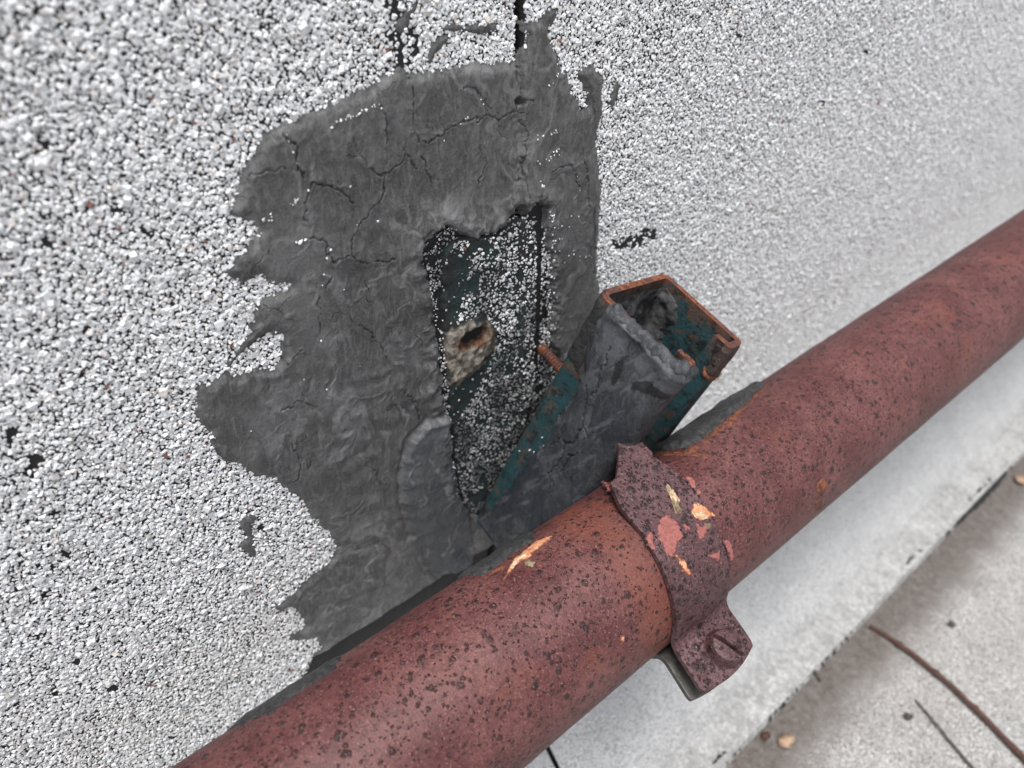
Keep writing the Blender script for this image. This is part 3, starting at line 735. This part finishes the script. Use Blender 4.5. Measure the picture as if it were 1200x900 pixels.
# ------------------------------------------------------------------ strut channel
ax_, ay_, az_ = -.2243, .2828, .0645
def rotm(a, b, c):
    ca, sa, cb, sb, cc, sc = math.cos(a), math.sin(a), math.cos(b), math.sin(b), math.cos(c), math.sin(c)
    return np.array([[1,0,0],[0,ca,-sa],[0,sa,ca]]) @ np.array([[cb,0,sb],[0,1,0],[-sb,0,cb]]) @ np.array([[cc,-sc,0],[sc,cc,0],[0,0,1]])
SM = rotm(ax_, ay_, az_); SH = .0405; ST_T = np.array([-.1485 + WALL_DIST, .1783, -.137 + CAM_H]); SLEN = .140
def strut_pt(d, w_, a):
    return ST_T + np.stack([d, w_, a], -1) @ SM.T
strut = empty('strut_channel', ST_T + SM @ np.array([SH / 2, 0, -SLEN]))
tag(strut, 'green strut channel with rusty open end, leaning out from the wall, smeared with sealant', 'strut channel')
def rounded(pts, rads, seg=6):
    pts = np.array(pts, float); out = [pts[0]]
    for i in range(1, len(pts) - 1):
        p, a, b = pts[i], pts[i - 1] - pts[i], pts[i + 1] - pts[i]; a /= np.linalg.norm(a); b /= np.linalg.norm(b); r = rads[i]
        half = math.acos(np.clip(a @ b, -1, 1)) / 2; L = r / math.tan(half); c = p + (a + b) / np.linalg.norm(a + b) * r / math.sin(half)
        s0 = p + a * L - c; s1 = p + b * L - c
        a0 = math.atan2(s0[1], s0[0]); da = math.atan2(s1[1], s1[0]) - a0; da = (da + math.pi) % (2 * math.pi) - math.pi
        for k in range(seg + 1): out.append(c + r * np.array([math.cos(a0 + da * k / seg), math.sin(a0 + da * k / seg)]))
    out.append(pts[-1]); return np.array(out)
LIP, RET, TH_ = .0100, .0075, .0026
h2 = SH / 2
SEC = rounded([(SH - RET, -h2 + LIP), (SH, -h2 + LIP), (SH, -h2), (0, -h2), (0, h2), (SH, h2), (SH, h2 - LIP), (SH - RET, h2 - LIP)], [0, .0024, .0034, .0040, .0040, .0034, .0024, 0])
T = np.gradient(SEC, axis=0); NR = np.stack([-T[:, 1], T[:, 0]], 1); NR /= np.linalg.norm(NR, axis=1)[:, None]
if NR[len(SEC) // 2, 0] > 0: NR = -NR          # outward (web normal points to -d)
INN = SEC - NR * TH_
al = np.concatenate([np.linspace(0, -.012, 7), np.linspace(-.018, -SLEN, 24)])
V = []; E_ = []; nS = len(SEC)
for a in al:
    for ring in (SEC, INN):
        for p in ring:
            wob = (fbm(np.array([p[0] * 150 + 9]), np.array([p[1] * 150 + a * 200 + 50]), 6, 2)[0] - .5) * .0005
            V.append(strut_pt(np.float64(p[0] + wob), np.float64(p[1] + wob), np.float64(a + (wob * 2.5 if a == 0 else 0))))
            E_.append(max(0, 1 - abs(a) / .007) * .9)
F = []; MI = []
st_ = 2 * nS
for i in range(len(al) - 1):
    for k in range(nS - 1):
        a0 = i * st_ + k; b0 = (i + 1) * st_ + k
        F.append((a0, a0 + 1, b0 + 1, b0)); MI.append(0)
        F.append((a0 + nS, b0 + nS, b0 + nS + 1, a0 + nS + 1)); MI.append(0)
    for k in (0, nS - 1):
        a0 = i * st_ + k; b0 = (i + 1) * st_ + k
        f = (a0, b0, b0 + nS, a0 + nS); F.append(f if k == 0 else f[::-1]); MI.append(1)
for i in (0, len(al) - 1):
    for k in range(nS - 1):
        a0 = i * st_ + k; f = (a0, a0 + nS, a0 + nS + 1, a0 + 1); F.append(f if i == 0 else f[::-1]); MI.append(1)
o = mesh_obj('channel', V, F, [M_GREEN, M_RUST], midx=MI, attrs={'edge': E_}); adopt(o, strut)
bm_ = o.modifiers.new('edge', 'BEVEL'); bm_.width = .00035; bm_.segments = 2; bm_.limit_method = 'ANGLE'; bm_.angle_limit = math.radians(50)
# surfaces of the channel as (arc length, height along axis)
seclen = np.r_[0, np.cumsum(np.hypot(*np.diff(SEC, axis=0).T))]
def S_sec(path, nr, L):
    def S(u, v, h):
        p = np.stack([np.interp(u, L, path[:, i]) for i in range(2)], -1); q = np.stack([np.interp(u, L, nr[:, i]) for i in range(2)], -1)
        q /= np.linalg.norm(q, axis=-1)[..., None]
        p = p + q * h[..., None]; return strut_pt(p[..., 0], p[..., 1], v)
    return S
S_out = S_sec(SEC, NR, seclen); S_in = S_sec(INN, -NR, seclen)
def sec_at(d, w_, lo=0, hi=None):
    k = np.hypot(SEC[:, 0] - d, SEC[:, 1] - w_); return seclen[k.argmin()]
uC_lip0 = seclen[0]; uC_front = sec_at(SH, -h2); uC_web = sec_at(0, -h2)      # arc length falls from lip to web along side C
# sealant coat on the side towards the camera, wrapped over the lip
edge_line = [(-.0002, .0050), (-.012, .0045), (-.022, .0062), (-.03, .0105), (-.042, .0120), (-.055, .0105), (-.07, .0110), (-.085, .0090), (-.10, .0085), (-.12, .006), (-.138, .003)]
coat = [(uC_web - e, a) for a, e in edge_line]
coat = np.array(coat + [(seclen[0] + .001, -.138), (seclen[0] + .001, -.0002)])
CC = [[(.6, -.03), (.5, -.036), (.42, -.044), (.30, -.046)], [(.42, -.044), (.40, -.052), (.48, -.058)], [(.7, -.045), (.6, -.05), (.55, -.058), (.6, -.066)], [(.3, -.055), (.36, -.06), (.33, -.07)], [(.55, -.022), (.48, -.026), (.5, -.032)], [(.75, -.06), (.7, -.07), (.62, -.076)], [(.62, -.012), (.56, -.016), (.58, -.022)], [(.48, -.058), (.42, -.064), (.44, -.076), (.36, -.082)]]
usp = uC_web - uC_front
CC = [[(uC_front + f_ * usp, a) for f_, a in c] for c in CC]
def coat_crack(U, V):
    r = np.zeros_like(U)
    jx = (fbm(U * 420, V * 420, 61, 3) - .5) * .0030; jy = (fbm(U * 420, V * 420, 67, 3) - .5) * .0030
    for c in CC: r = np.maximum(r, np.exp(-(linedist(c, U + jx, V + jy) / .00028)**2))
    return r
def coat_h(U, V, d):
    h = .0012 * sstep(-.0002, .0022, d) + .0003 + (fbm(U * 90, V * 40, 14, 3) - .5) * .0020 * sstep(0, .004, d)
    h = h + (fbm(U * 420, V * 160, 15, 3) - .5) * .0006
    h = h + .0016 * np.exp(-((U - uC_front) / .004)**2) * sstep(-.02, -.004, V)        # thick bead near the lip corner
    um = (uC_front + uC_web - .009) / 2; h = h + .0026 * np.clip(1 - ((U - um) / (usp * .5))**2, 0, 1) * sstep(-.003, -.02, V) * sstep(0, .004, d)
    h = h + .0009 * sstep(-.007, -.001, V) * sstep(0, .002, d) * (.5 + fbm(U * 200, V * 200, 24, 2))
    h = h - .0010 * coat_crack(U, V) + .00025 * np.exp(-(d / .002)**2)
    pit = np.exp(-(((U - (uC_front + .42 * usp)) / .0016)**2 + ((V + .0155) / .0035)**2)) + np.exp(-(((U - (uC_front + .10 * usp)) / .0025)**2 + ((V + .012) / .003)**2))
    h = h - .0003 * pit
    return np.maximum(h, .00015)
def coat_pit(U, V, d):
    n_ = (fbm(U * 500, V * 500, 33, 3) - .5) * .9
    p1 = np.hypot((U - (uC_front + .42 * usp) - (V + .0155) * .25) / .0017, (V + .0155) / .0062) + n_
    p2 = np.hypot((U - (uC_front + .12 * usp)) / .0058, (V + .0105 + (U - uC_front) * .4) / .0026) + n_
    low = sstep(-.085, -.10, V) * sstep(.5, .58, fbm(U * 150, V * 150, 35, 3)) * sstep(uC_front + .5 * usp, uC_front + .15 * usp, U)
    return np.maximum(np.maximum(coat_crack(U, V) * .9, np.maximum(sstep(1.0, .8, p1), sstep(1.0, .8, p2))), low)
o = grid_patch('sealant_coat', [coat], [], .0004, coat_h, S_out, M_SEAL2, (.0014, 260), {'crack': coat_pit, 'tone': lambda U, V, d: sstep(-.015, -.04, V) * .9 * sstep(.35, .6, fbm(U * 90, V * 60, 48, 3)),
     'pale': lambda U, V, d: .60 * sstep(-.026, -.004, V) * sstep(.4, .62, fbm(U * 190, V * 150, 44, 3)) + .55 * sstep(.60, .74, fbm(U * 420 + V * 160, V * 110, 46, 4)) + .35 * np.exp(-((coat_crack(U + .0004, V - .0004) - .35) / .2)**2)}); adopt(o, strut)
# dark old sealant on the bare upper corner, pitted
crn = np.array([(uC_web + .001, -.001), (uC_web - .006, -.001), (uC_web - .008, -.02), (uC_web - .009, -.032), (uC_web + .001, -.030)])
o = grid_patch('sealant_coat', [crn], [], .0005, lambda U, V, d: .0005 * sstep(-.0002, .002, d) + .0001 + (fbm(U * 300, V * 300, 6) - .5) * .0010, S_out, mat_bitumen('old_black_sealant', (.016, .016, .017), .7), (.0025, 260)); adopt(o, strut)
# sealant inside the channel, coloured darker to paint in the shade there
uW0, uW1 = sec_at(0, -h2 + .004), sec_at(0, h2)
uB1 = sec_at(SH, h2)
inside = np.array([(uC_web - .014, -.004), (uW0, -.004), (uW1 - .004, -.0045), (uW1 + .006, -.0030), (uW1 + .013, -.006), (uW1 + .014, -.012), (uW1 + .012, -.018), (uW1 + .016, -.024), (uW1 + .020, -.05), (uC_web - .02, -.05)])
def in_h(U, V, d):
    b_ = sstep(-.014, -.034, V)
    h = .0010 * sstep(-.0002, .003, d) + .0003 + (fbm(U * 180, V * 180, 17, 4) - .45) * .0038 + .006 * b_
    h = h + .0030 * np.exp(-(((U - (uW0 + uW1) / 2) / .0030)**2 + ((V + .011) / .0035)**2))
    h = h + .0018 * np.exp(-(((U - (uW0 + uW1) / 2 - .006) / .002)**2 + ((V + .013) / .003)**2))
    return np.maximum(h, .0002)
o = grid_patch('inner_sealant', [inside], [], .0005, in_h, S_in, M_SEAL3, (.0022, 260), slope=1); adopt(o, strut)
# plug of sealant deep in the channel, same painted-in shade
gu, gv = np.meshgrid(np.linspace(.0030, SH - .009, 60), np.linspace(-h2 + .003, h2 - .003, 60), indexing='ij')
ga = -.036 + (fbm(gu * 160, gv * 160, 27, 4) - .5) * .018 - .012 * sstep(.018, .034, gu)
V = strut_pt(gu.ravel(), gv.ravel(), ga.ravel()); ii, jj = np.meshgrid(np.arange(59), np.arange(59), indexing='ij')
F = np.stack([ii * 60 + jj, (ii + 1) * 60 + jj, (ii + 1) * 60 + jj + 1, ii * 60 + jj + 1], -1).reshape(-1, 4)
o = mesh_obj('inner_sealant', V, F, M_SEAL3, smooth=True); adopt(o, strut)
# bead of sealant rolled over the top edge of the coated side
bu = np.linspace(uC_front - .0065, uC_web - .0030, 70); bp = S_out(bu, np.full(70, -.0010), np.full(70, -TH_ * .30))
br_ = (.0021 + .0022 * (fbm(bu * 230, bu * 0, 5, 3) - .45)) * np.r_[np.linspace(.2, 1.35, 9), np.ones(52), np.linspace(1, .25, 9)]
V, F = tube(bp, br_, 18); V = np.array(V); V = V + (fbm(V[:, 0] * 420 + V[:, 2] * 300, V[:, 1] * 420 + V[:, 2] * 200, 5, 3)[:, None] - .6) * .0040 * SM[:, 2] + (fbm(V[:, 0] * 600, V[:, 1] * 600 + V[:, 2] * 500, 15, 3)[:, None] - .5) * .0022 * SM[:, 1]
o = mesh_obj('sealant_bead', V, F, M_SEAL2, smooth=True, attrs={'pale': .45 * fbm(V[:, 1] * 300, V[:, 2] * 300, 8, 3)}); adopt(o, strut)
# brown paint skin on the far lip
uB_front = sec_at(SH, h2); uEnd = seclen[-1]; uBl = sec_at(SH, h2 - LIP)
skin = np.array([(uB_front - .0015, -.0012), (uBl + .0022, -.0012), (uBl + .0022, -.0130), (uB_front + .003, -.0165), (uB_front - .0015, -.0175)])
o = grid_patch('paint_skin', [skin], [], .0004, lambda U, V, d: .0005 * sstep(-.0001, .0008, d) + .0001 + (fbm(U * 400, V * 400, 3) - .5) * .0006, S_out, mat_pipe('lip_paint', (.050, .034, .030), (.085, .060, .050), (.016, .014, .014), .8, True, 1.3), (.0014, 300)); adopt(o, strut)
rim = np.array([(uB_front - .002, -.0172), (uBl + .003, -.0125), (uBl + .003, -.0150), (uB_front - .001, -.0195)])
o = grid_patch('rust_edge', [rim], [], .0003, lambda U, V, d: .0007 * sstep(-.0001, .0007, d) + .0001 + (fbm(U * 700, V * 700, 3) - .5) * .0006, S_out, M_RUST, (.0009, 500)); adopt(o, strut)
# pale crumbs
def crumbs(us, a0, a1, cnt, S, smin=.0006, smax=.0018, parent=strut, mat=M_CRUMB, spread=.0012, lift=.0009):
    t = rng.random(cnt); U = us[0] + (us[1] - us[0]) * t + rng.normal(0, spread, cnt); A = a0 + (a1 - a0) * t + rng.normal(0, spread, cnt)
    sz_ = rng.uniform(smin, smax, cnt); P = S(U, A, lift + sz_ * .25)
    v, f = stones(P, sz_, ico(), rng); o = mesh_obj('pale_crumbs', v, f, mat); adopt(o, parent); return o
tag(crumbs((uB_front + .0015, uB_front - .0050), -.0165, -.0172, 42, S_out), kind='stuff')
tag(crumbs((uC_front - .003, uC_front - .0045), -.040, -.056, 34, S_out, .0005, .0014), kind='stuff')
M_WH = mat_plain('white_stone', (.62, .62, .61), (.82, .82, .81), 900, .6)
tag(crumbs((uC_web - .011, uC_web - .009), -.05, -.088, 9, S_out, .0007, .0016, mat=M_WH, spread=.002), 'white stones stuck to the strut', kind='stuff')
# screw sticking out of the back towards the wall
sa = -.0545; p0 = strut_pt(np.float64(.002), np.float64(0.0), np.float64(sa)); dirw = -SM[:, 0]
ts = np.linspace(0, .0290, 150); ph = ts / .0014 * 2 * math.pi
rad = .0021 + .00035 * np.sin(ph) + (vnoise(ts * 700, ts * 0, 3) - .5) * .0004; rad[-20:] *= np.linspace(1, .35, 20)
V, F = tube([p0 + dirw * t for t in ts], rad, 12)
o = mesh_obj('screw', V, F, M_RUST, smooth=True); adopt(o, strut); o['label'] = 'rusty screw sticking out of the back'

# ------------------------------------------------------------------ pipe clamp
phi = math.atan2(SM[2, 0], SM[0, 0])
CN = np.array([math.cos(phi), 0, math.sin(phi)]); CV = np.array([-math.sin(phi), 0, math.cos(phi)])
def cl_pt(n_, v_, y): return PAX * [1, 0, 1] + np.multiply.outer(n_, CN) + np.multiply.outer(v_, CV) + np.multiply.outer(y, [0, 1, 0])
def yc(n_): return .1437 - .14 * np.maximum(n_, -.004)
clamp = empty('pipe_clamp', cl_pt(np.float64(.03), np.float64(0), np.float64(.14)))
tag(clamp, 'dark red two piece steel pipe clamp with chipped paint holding the pipe to the strut', 'pipe clamp')
TK = .0024; RM = PR + .0002 + TK / 2; VE = .0052; RF = .0055
ncf = math.sqrt((RM + RF)**2 - (VE + RF)**2); tha = math.atan2(VE + RF, ncf)
prof = [(-.0330, RM), (-.0270, RM), (-.0212, RM), (-.0206, RM), (-.012, RM)]
tA = math.radians(92)
for t in np.linspace(tA, tha, 46): prof.append((RM * math.cos(t), RM * math.sin(t)))
for t in np.linspace(math.pi + tha, 1.5 * math.pi, 10)[1:]: prof.append((ncf + RF * math.cos(t), VE + RF + RF * math.sin(t)))
for n_ in np.linspace(ncf, .0490, 7)[1:]: prof.append((n_, VE))
prof = np.array(prof)
T = np.gradient(prof, axis=0); PN = np.stack([T[:, 1], -T[:, 0]], 1); PN /= np.linalg.norm(PN, axis=1)[:, None]
if PN[25] @ prof[25] < 0: PN = -PN
NW = 11
def strap(name, sgn, mat, label):
    n = len(prof); tw = np.linspace(-1, 1, NW); G = []
    for side in (1, -1):
        for i in range(n):
            c = yc(prof[i, 0]); hw = .0136
            lo, hi = c - hw, c + hw
            if i < 3: lo, hi = c + (.0050, -.0005, -.0070)[i], c + .0116
            if i == 3: lo, hi = c - hw + .003, c + hw - .003
            for t in tw:
                n_, v_ = prof[i] + PN[i] * side * TK / 2
                if i >= n - 7: n_ += ((i - (n - 7)) / 6)**2 * (.0002 - .0022 * t * t)
                G.append(cl_pt(np.float64(n_), np.float64(sgn * v_), np.float64(lo + (hi - lo) * (t + 1) / 2 + (0 if i < n - 1 else -.0006 * t))))
    F = []; off = n * NW
    for i in range(n - 1):
        for j in range(NW - 1):
            a = i * NW + j
            F.append((a, a + 1, a + NW + 1, a + NW)); F.append((off + a, off + a + NW, off + a + NW + 1, off + a + 1))
        for j in (0, NW - 1):
            a = i * NW + j; f = (a, a + NW, off + a + NW, off + a); F.append(f if j == 0 else f[::-1])
    for i in (0, n - 1):
        for j in range(NW - 1):
            a = i * NW + j; f = (a, off + a, off + a + 1, a + 1); F.append(f if i == 0 else f[::-1])
    if sgn > 0: pass
    o = mesh_obj(name, G, F, mat, smooth=False); adopt(o, clamp); o['label'] = label
    me = o.data
    import bmesh
    b = bmesh.new(); b.from_mesh(me); bmesh.ops.recalc_face_normals(b, faces=b.faces); b.to_mesh(me); b.free()
    me.polygons.foreach_set('use_smooth', np.full(len(me.polygons), True))
    bv = o.modifiers.new('edge', 'BEVEL'); bv.width = .0005; bv.segments = 2; bv.limit_method = 'ANGLE'; bv.angle_limit = math.radians(50)
    wnm = o.modifiers.new('wn', 'WEIGHTED_NORMAL'); wnm.keep_sharp = True
    return o
strap('strap', 1, M_CLAMP, 'upper clamp half with pink paint chips'); strap('strap', -1, M_ZINC, 'bare grey lower clamp half')
# slotted round head bolt
BN, BY = .0415, .1398
ang = np.linspace(0, 2 * math.pi, 40, endpoint=False); circ = np.stack([.0066 * np.cos(ang), .0066 * np.sin(ang)], 1)
sl = math.radians(108)
def S_bolt(u, v, h): return cl_pt(BN + u, VE + TK / 2 + h, BY + v)
def head_h(U, V, d):
    r = np.hypot(U, V); h = .0046 * sstep(.0067, .0052, r) + .0005 * np.clip(1 - (r / .0052)**2, 0, 1)
    s_ = np.abs(U * math.cos(sl) + V * math.sin(sl))
    h = h - .0034 * sstep(.00085, .00060, s_) * sstep(.0062, .0058, r)
    return np.maximum(h + (fbm(U * 700, V * 700, 2) - .5) * .0005, .0001)
o = grid_patch('bolt', [circ], [], .0002, head_h, S_bolt, mat_pipe('bolt_paint', (.060, .024, .026), (.105, .050, .053), (.016, .007, .008), .45, False, 1.3), (.0003, 400), slope=1); adopt(o, clamp); o['label'] = 'slotted round bolt head'
V, F = tube([cl_pt(np.float64(BN), np.float64(v_), np.float64(BY)) for v_ in (VE + .002, -VE - .012)], .0035, 16); s2 = mesh_obj('shank', V, F, M_ZINC, parent=o)
V, F = tube([cl_pt(np.float64(BN), np.float64(v_), np.float64(BY)) for v_ in (-VE - .0013, -VE - .0065)], .0065, 6); s2 = mesh_obj('nut', V, F, M_ZINC, parent=o)
for c_ in o.children: c_.matrix_parent_inverse = o.matrix_world.inverted() if False else Matrix.Identity(4)
# chips in the paint of the strap
RS = PR + .0002 + TK
Z4 = lambda L: [(500 + a / 2.5725, 480 + b / 2.5725) for a, b in L]
for pts, mt in (([(700,332),(735,318),(762,348),(772,382),(752,420),(740,448),(716,430),(694,390)], M_PINK), ([(528,216),(545,218),(562,246),(548,244)], M_PINK), ([(560,248),(582,262),(607,290),(622,320),(605,314),(580,282)], M_PINK),
                ([(658,376),(682,358),(682,400),(698,432),(680,422),(664,396)], M_PINK), ([(748,438),(776,455),(803,502),(775,487)], M_ORANGE), ([(793,302),(815,278),(846,294),(868,322),(836,332),(815,337),(800,320)], M_ORANGE), ([(815,348),(842,350),(836,390),(810,402),(820,380)], M_PINK),
                ([(768,344),(796,350),(802,366),(780,363)], M_PINK), ([(898,393),(912,393),(928,442),(916,454),(904,425)], M_PINK), ([(850,440),(882,424),(888,462),(868,450)], M_PINK), ([(735,178),(745,174),(746,184),(738,188)], M_PINK), ([(606,172),(622,168),(624,180),(610,182)], M_PINK), ([(775,200),(795,205),(830,260),(845,285),(838,284),(800,232)], M_PINK)):
    flake('paint_chip', Z4(pts), RS, mt, clamp, .00012, .00022, (.0013, 750))
flake('paint_chip', Z4([(806,312),(830,306),(850,320),(832,328),(814,324)]), RS + .0002, M_CREAM, clamp, .0005)
flake('paint_chip', Z4([(836,345),(856,338),(860,352),(848,362)]), RS, M_OLIVE, clamp, .0006)
flake('bark_flake', Z4([(694,188),(710,194),(736,240),(757,272),(767,310),(750,312),(734,268),(714,236)]), RS, M_OLIVE, clamp, .0011, .00025, (.0006, 500))
flake('bark_flake', Z4([(730,246),(742,240),(758,272),(752,284),(738,262)]), RS + .0009, M_CREAM, clamp, .0004)
flake('bark_flake', Z4([(575,146),(596,138),(602,150),(586,158)]), RS, M_OLIVE, clamp, .0008)
for ln_ in ([(555,158),(575,162),(590,152)], [(612,174),(630,188),(650,204)], [(628,188),(640,186)]):
    flake('scratch', Z4([tuple(p) for p in ribbon(ln_, 3.2)]), RS, M_CREAM, clamp, .00015, .0002, (.0003, 900))

# ------------------------------------------------------------------ shiny strip at the foot of the strut
sp = np.array([(553,556),(547,575),(543,592),(545,612),(553,632),(566,656)], float)
_r = rays(sp); _nrm = SM[:, 1]; _o = strut_pt(np.float64(0), np.float64(-h2), np.float64(-.1))
_t = ((_o - CAM) @ _nrm) / (_r @ _nrm); spw = CAM + _r * _t[:, None] - _nrm * .0095
tt = np.linspace(0, 1, 24); tk = np.linspace(0, 1, len(sp)); mid_ = np.stack([np.interp(tt, tk, spw[:, i]) for i in range(3)], -1)
for _ in range(4): mid_[1:-1] = (mid_[:-2] + mid_[2:] + 2 * mid_[1:-1]) / 4
V = []; F = []
wdir = np.array([.55, .75, .1]); wdir /= np.linalg.norm(wdir); 
for i, p in enumerate(mid_):
    tg = mid_[min(i + 1, 23)] - mid_[max(i - 1, 0)]; tg /= np.linalg.norm(tg); tw_ = -.5 + 1.3 * i / 23
    s_ = np.cross(tg, _nrm); s_ /= np.linalg.norm(s_); wd = s_ * math.cos(tw_) + _nrm * math.sin(tw_); nn = np.cross(tg, wd); hw = .0024 if i > 6 else .0010 + .00023 * i
    for a_, b_ in ((-1, -1), (1, -1), (1, 1), (-1, 1)): V.append(p + wd * a_ * hw + nn * b_ * .0003)
for i in range(23):
    for k_ in range(4): F.append((i * 4 + k_, i * 4 + (k_ + 1) % 4, (i + 1) * 4 + (k_ + 1) % 4, (i + 1) * 4 + k_))
F += [(3, 2, 1, 0), tuple(23 * 4 + k_ for k_ in range(4))]
o = mesh_obj('plastic_strip', V, F, M_STRIP, smooth=False); tag(o, 'narrow shiny black strip curling at the foot of the strut', 'strip')

# ------------------------------------------------------------------ things on the roof
def twig(pxl, r0, r1, mat, name, lab, cat='twig', arch=.003, knots=True):
    P = on_roof(pxl, .004); n = 60; t = np.linspace(0, 1, n); tk = np.linspace(0, 1, len(P))
    X = np.interp(t, tk, P[:, 0]); Y = np.interp(t, tk, P[:, 1])
    for _ in range(12): X[1:-1] = (X[:-2] + X[2:] + 2 * X[1:-1]) / 4; Y[1:-1] = (Y[:-2] + Y[2:] + 2 * Y[1:-1]) / 4
    rad = np.interp(t, [0, 1], [r0, r1]) * (1 + .25 * (vnoise(t * 18, t * 0, 4) - .5)); 
    for kx in (.22, .47, .71): rad = rad * (1 + .45 * np.exp(-((t - kx) / .012)**2))
    path = np.stack([X + (vnoise(t * 9, t * 0, 7) - .5) * .001, Y + (vnoise(t * 9, t * 0, 8) - .5) * .001, rad + .0006 + arch * np.sin(t * math.pi) * .5], -1)
    V, F = tube(path, rad, 8); o = mesh_obj(name, V, F, mat, smooth=True); tag(o, lab, cat); return o
twig([(1020,732),(1050,751),(1085,778),(1120,808),(1160,846),(1215,902)], .0014, .0020, M_TWIG, 'twig', 'long thin brown twig lying on the roof at lower right')
twig([(1074,818),(1090,838),(1110,862),(1145,902)], .0006, .0009, M_TWIG2, 'twig', 'shorter thin grey twig on the roof left of the brown one')
twig([(938,768),(950,778),(963,796)], .0015, .0010, M_TWIG2, 'twig', 'short dark stub of twig lying in the dirt at the wall foot', arch=.002)
def leaf(pxc, rx, ry, lab, mat, name='leaf_scrap', cat='leaf scrap'):
    c = on_roof([pxc], .002)[0]; an = np.linspace(0, 2 * math.pi, 14, endpoint=False); V = [(c[0], c[1], .0045)]
    for i, a in enumerate(an):
        k_ = .75 + .5 * hash2(np.array([i]), np.array([int(pxc[0])]), 3)[0]
        V.append((c[0] + rx * k_ * math.cos(a), c[1] + ry * k_ * math.sin(a), .0012 + .004 * hash2(np.array([i]), np.array([int(pxc[1])]), 5)[0]))
    F = [(0, 1 + i, 1 + (i + 1) % 14) for i in range(14)]
    o = mesh_obj(name, V, F, mat, smooth=True); s_ = o.modifiers.new('t', 'SOLIDIFY'); s_.thickness = .0006; tag(o, lab, cat)
leaf((921,870), .0040, .0050, 'small pale orange leaf scrap on the roof at the bottom edge', M_LEAF)
leaf((896,863), .0026, .0030, 'small dark brown scrap beside the orange leaf scrap on the roof', M_TWIG)
leaf((1196,563), .0050, .0060, 'tan leaf scrap on the roof at the right edge', M_LEAF)
leaf((1115,732), .0022, .0020, 'tiny grey crumb on the roof near the long brown twig', M_TWIG2, 'roof_crumb', 'crumb')
leaf((1064,840), .0022, .0030, 'small grey crumb on the roof left of the thin grey twig', M_TWIG2, 'roof_crumb', 'crumb')

# bitumen bled out along the foot of the cap sheet
yy = np.linspace(-.25, 1.4, 700)
wdt = np.maximum(0, (fbm(yy * 9, yy * 0, 12, 4) - .45)) * .012 + .0016
edge = CANT + .0117 + (fbm(yy * 14, yy * 0, 22, 4) - .5) * .006
poly = np.concatenate([np.stack([edge + wdt, yy], 1), np.stack([edge - wdt * 1.2 - .001, yy], 1)[::-1]])
S_foot = lambda u, v, h: np.stack([u, v, np.where(u < CANT + .0125, np.maximum(.0026, .0026 + (CANT + .012 - u) * .62), .0026 * sstep(CANT + .0165, CANT + .0125, u)) + h], -1)
# low-resolution field, so evaluate by distance to the ribbon instead of a polygon
def foot(U, V):
    e = np.interp(V, yy, edge); w_ = np.interp(V, yy, wdt); return w_ - np.abs(U - e) + (fbm(U * 420, V * 420, 4, 3) - .5) * .0046
res = .0008; us = np.arange(CANT - .012, CANT + .034, res); vs_ = np.arange(-.2, 1.3, res)
U, Vv = np.meshgrid(us, vs_, indexing='ij'); d = foot(U, Vv)
h = np.where(d > 0, .0010 * sstep(0, .002, d) + .0004 + (fbm(U * 300, Vv * 300, 5) - .5) * .0008, -.001)
ok = d > -res; qk = ok[:-1, :-1] & ok[1:, :-1] & ok[1:, 1:] & ok[:-1, 1:]
used = np.zeros_like(ok); used[:-1, :-1] |= qk; used[1:, :-1] |= qk; used[1:, 1:] |= qk; used[:-1, 1:] |= qk
idx = -np.ones(U.shape, int); idx[used] = np.arange(used.sum())
F = np.stack([idx[:-1, :-1][qk], idx[1:, :-1][qk], idx[1:, 1:][qk], idx[:-1, 1:][qk]], 1)
o = mesh_obj('bitumen_bleed', S_foot(U[used], Vv[used], h[used]), F, M_BIT, smooth=True); adopt(o, wall); o['label'] = 'black bitumen bled out along the sheet edge'
# dirt clump at the foot
c = on_roof([(948, 772)], .004)[0]; v, f = stones(np.stack([c[0] + rng.normal(0, .0022, 60), c[1] + rng.normal(0, .005, 60), rng.uniform(.002, .005, 60)], -1), rng.uniform(.0012, .0032, 60), ico(), rng)
o = mesh_obj('dirt_clump', v, f, M_DIRT); tag(o, 'small black clump of dirt at the wall foot below the clamp', 'dirt clump')
bpy.context.view_layer.update()
print('total tris', sum(sum(len(p.vertices) - 2 for p in ob.data.polygons) if len(ob.data.polygons) < 5000 else len(ob.data.polygons) * (len(ob.data.polygons[0].vertices) - 2) for ob in bpy.data.objects if ob.type == 'MESH'))
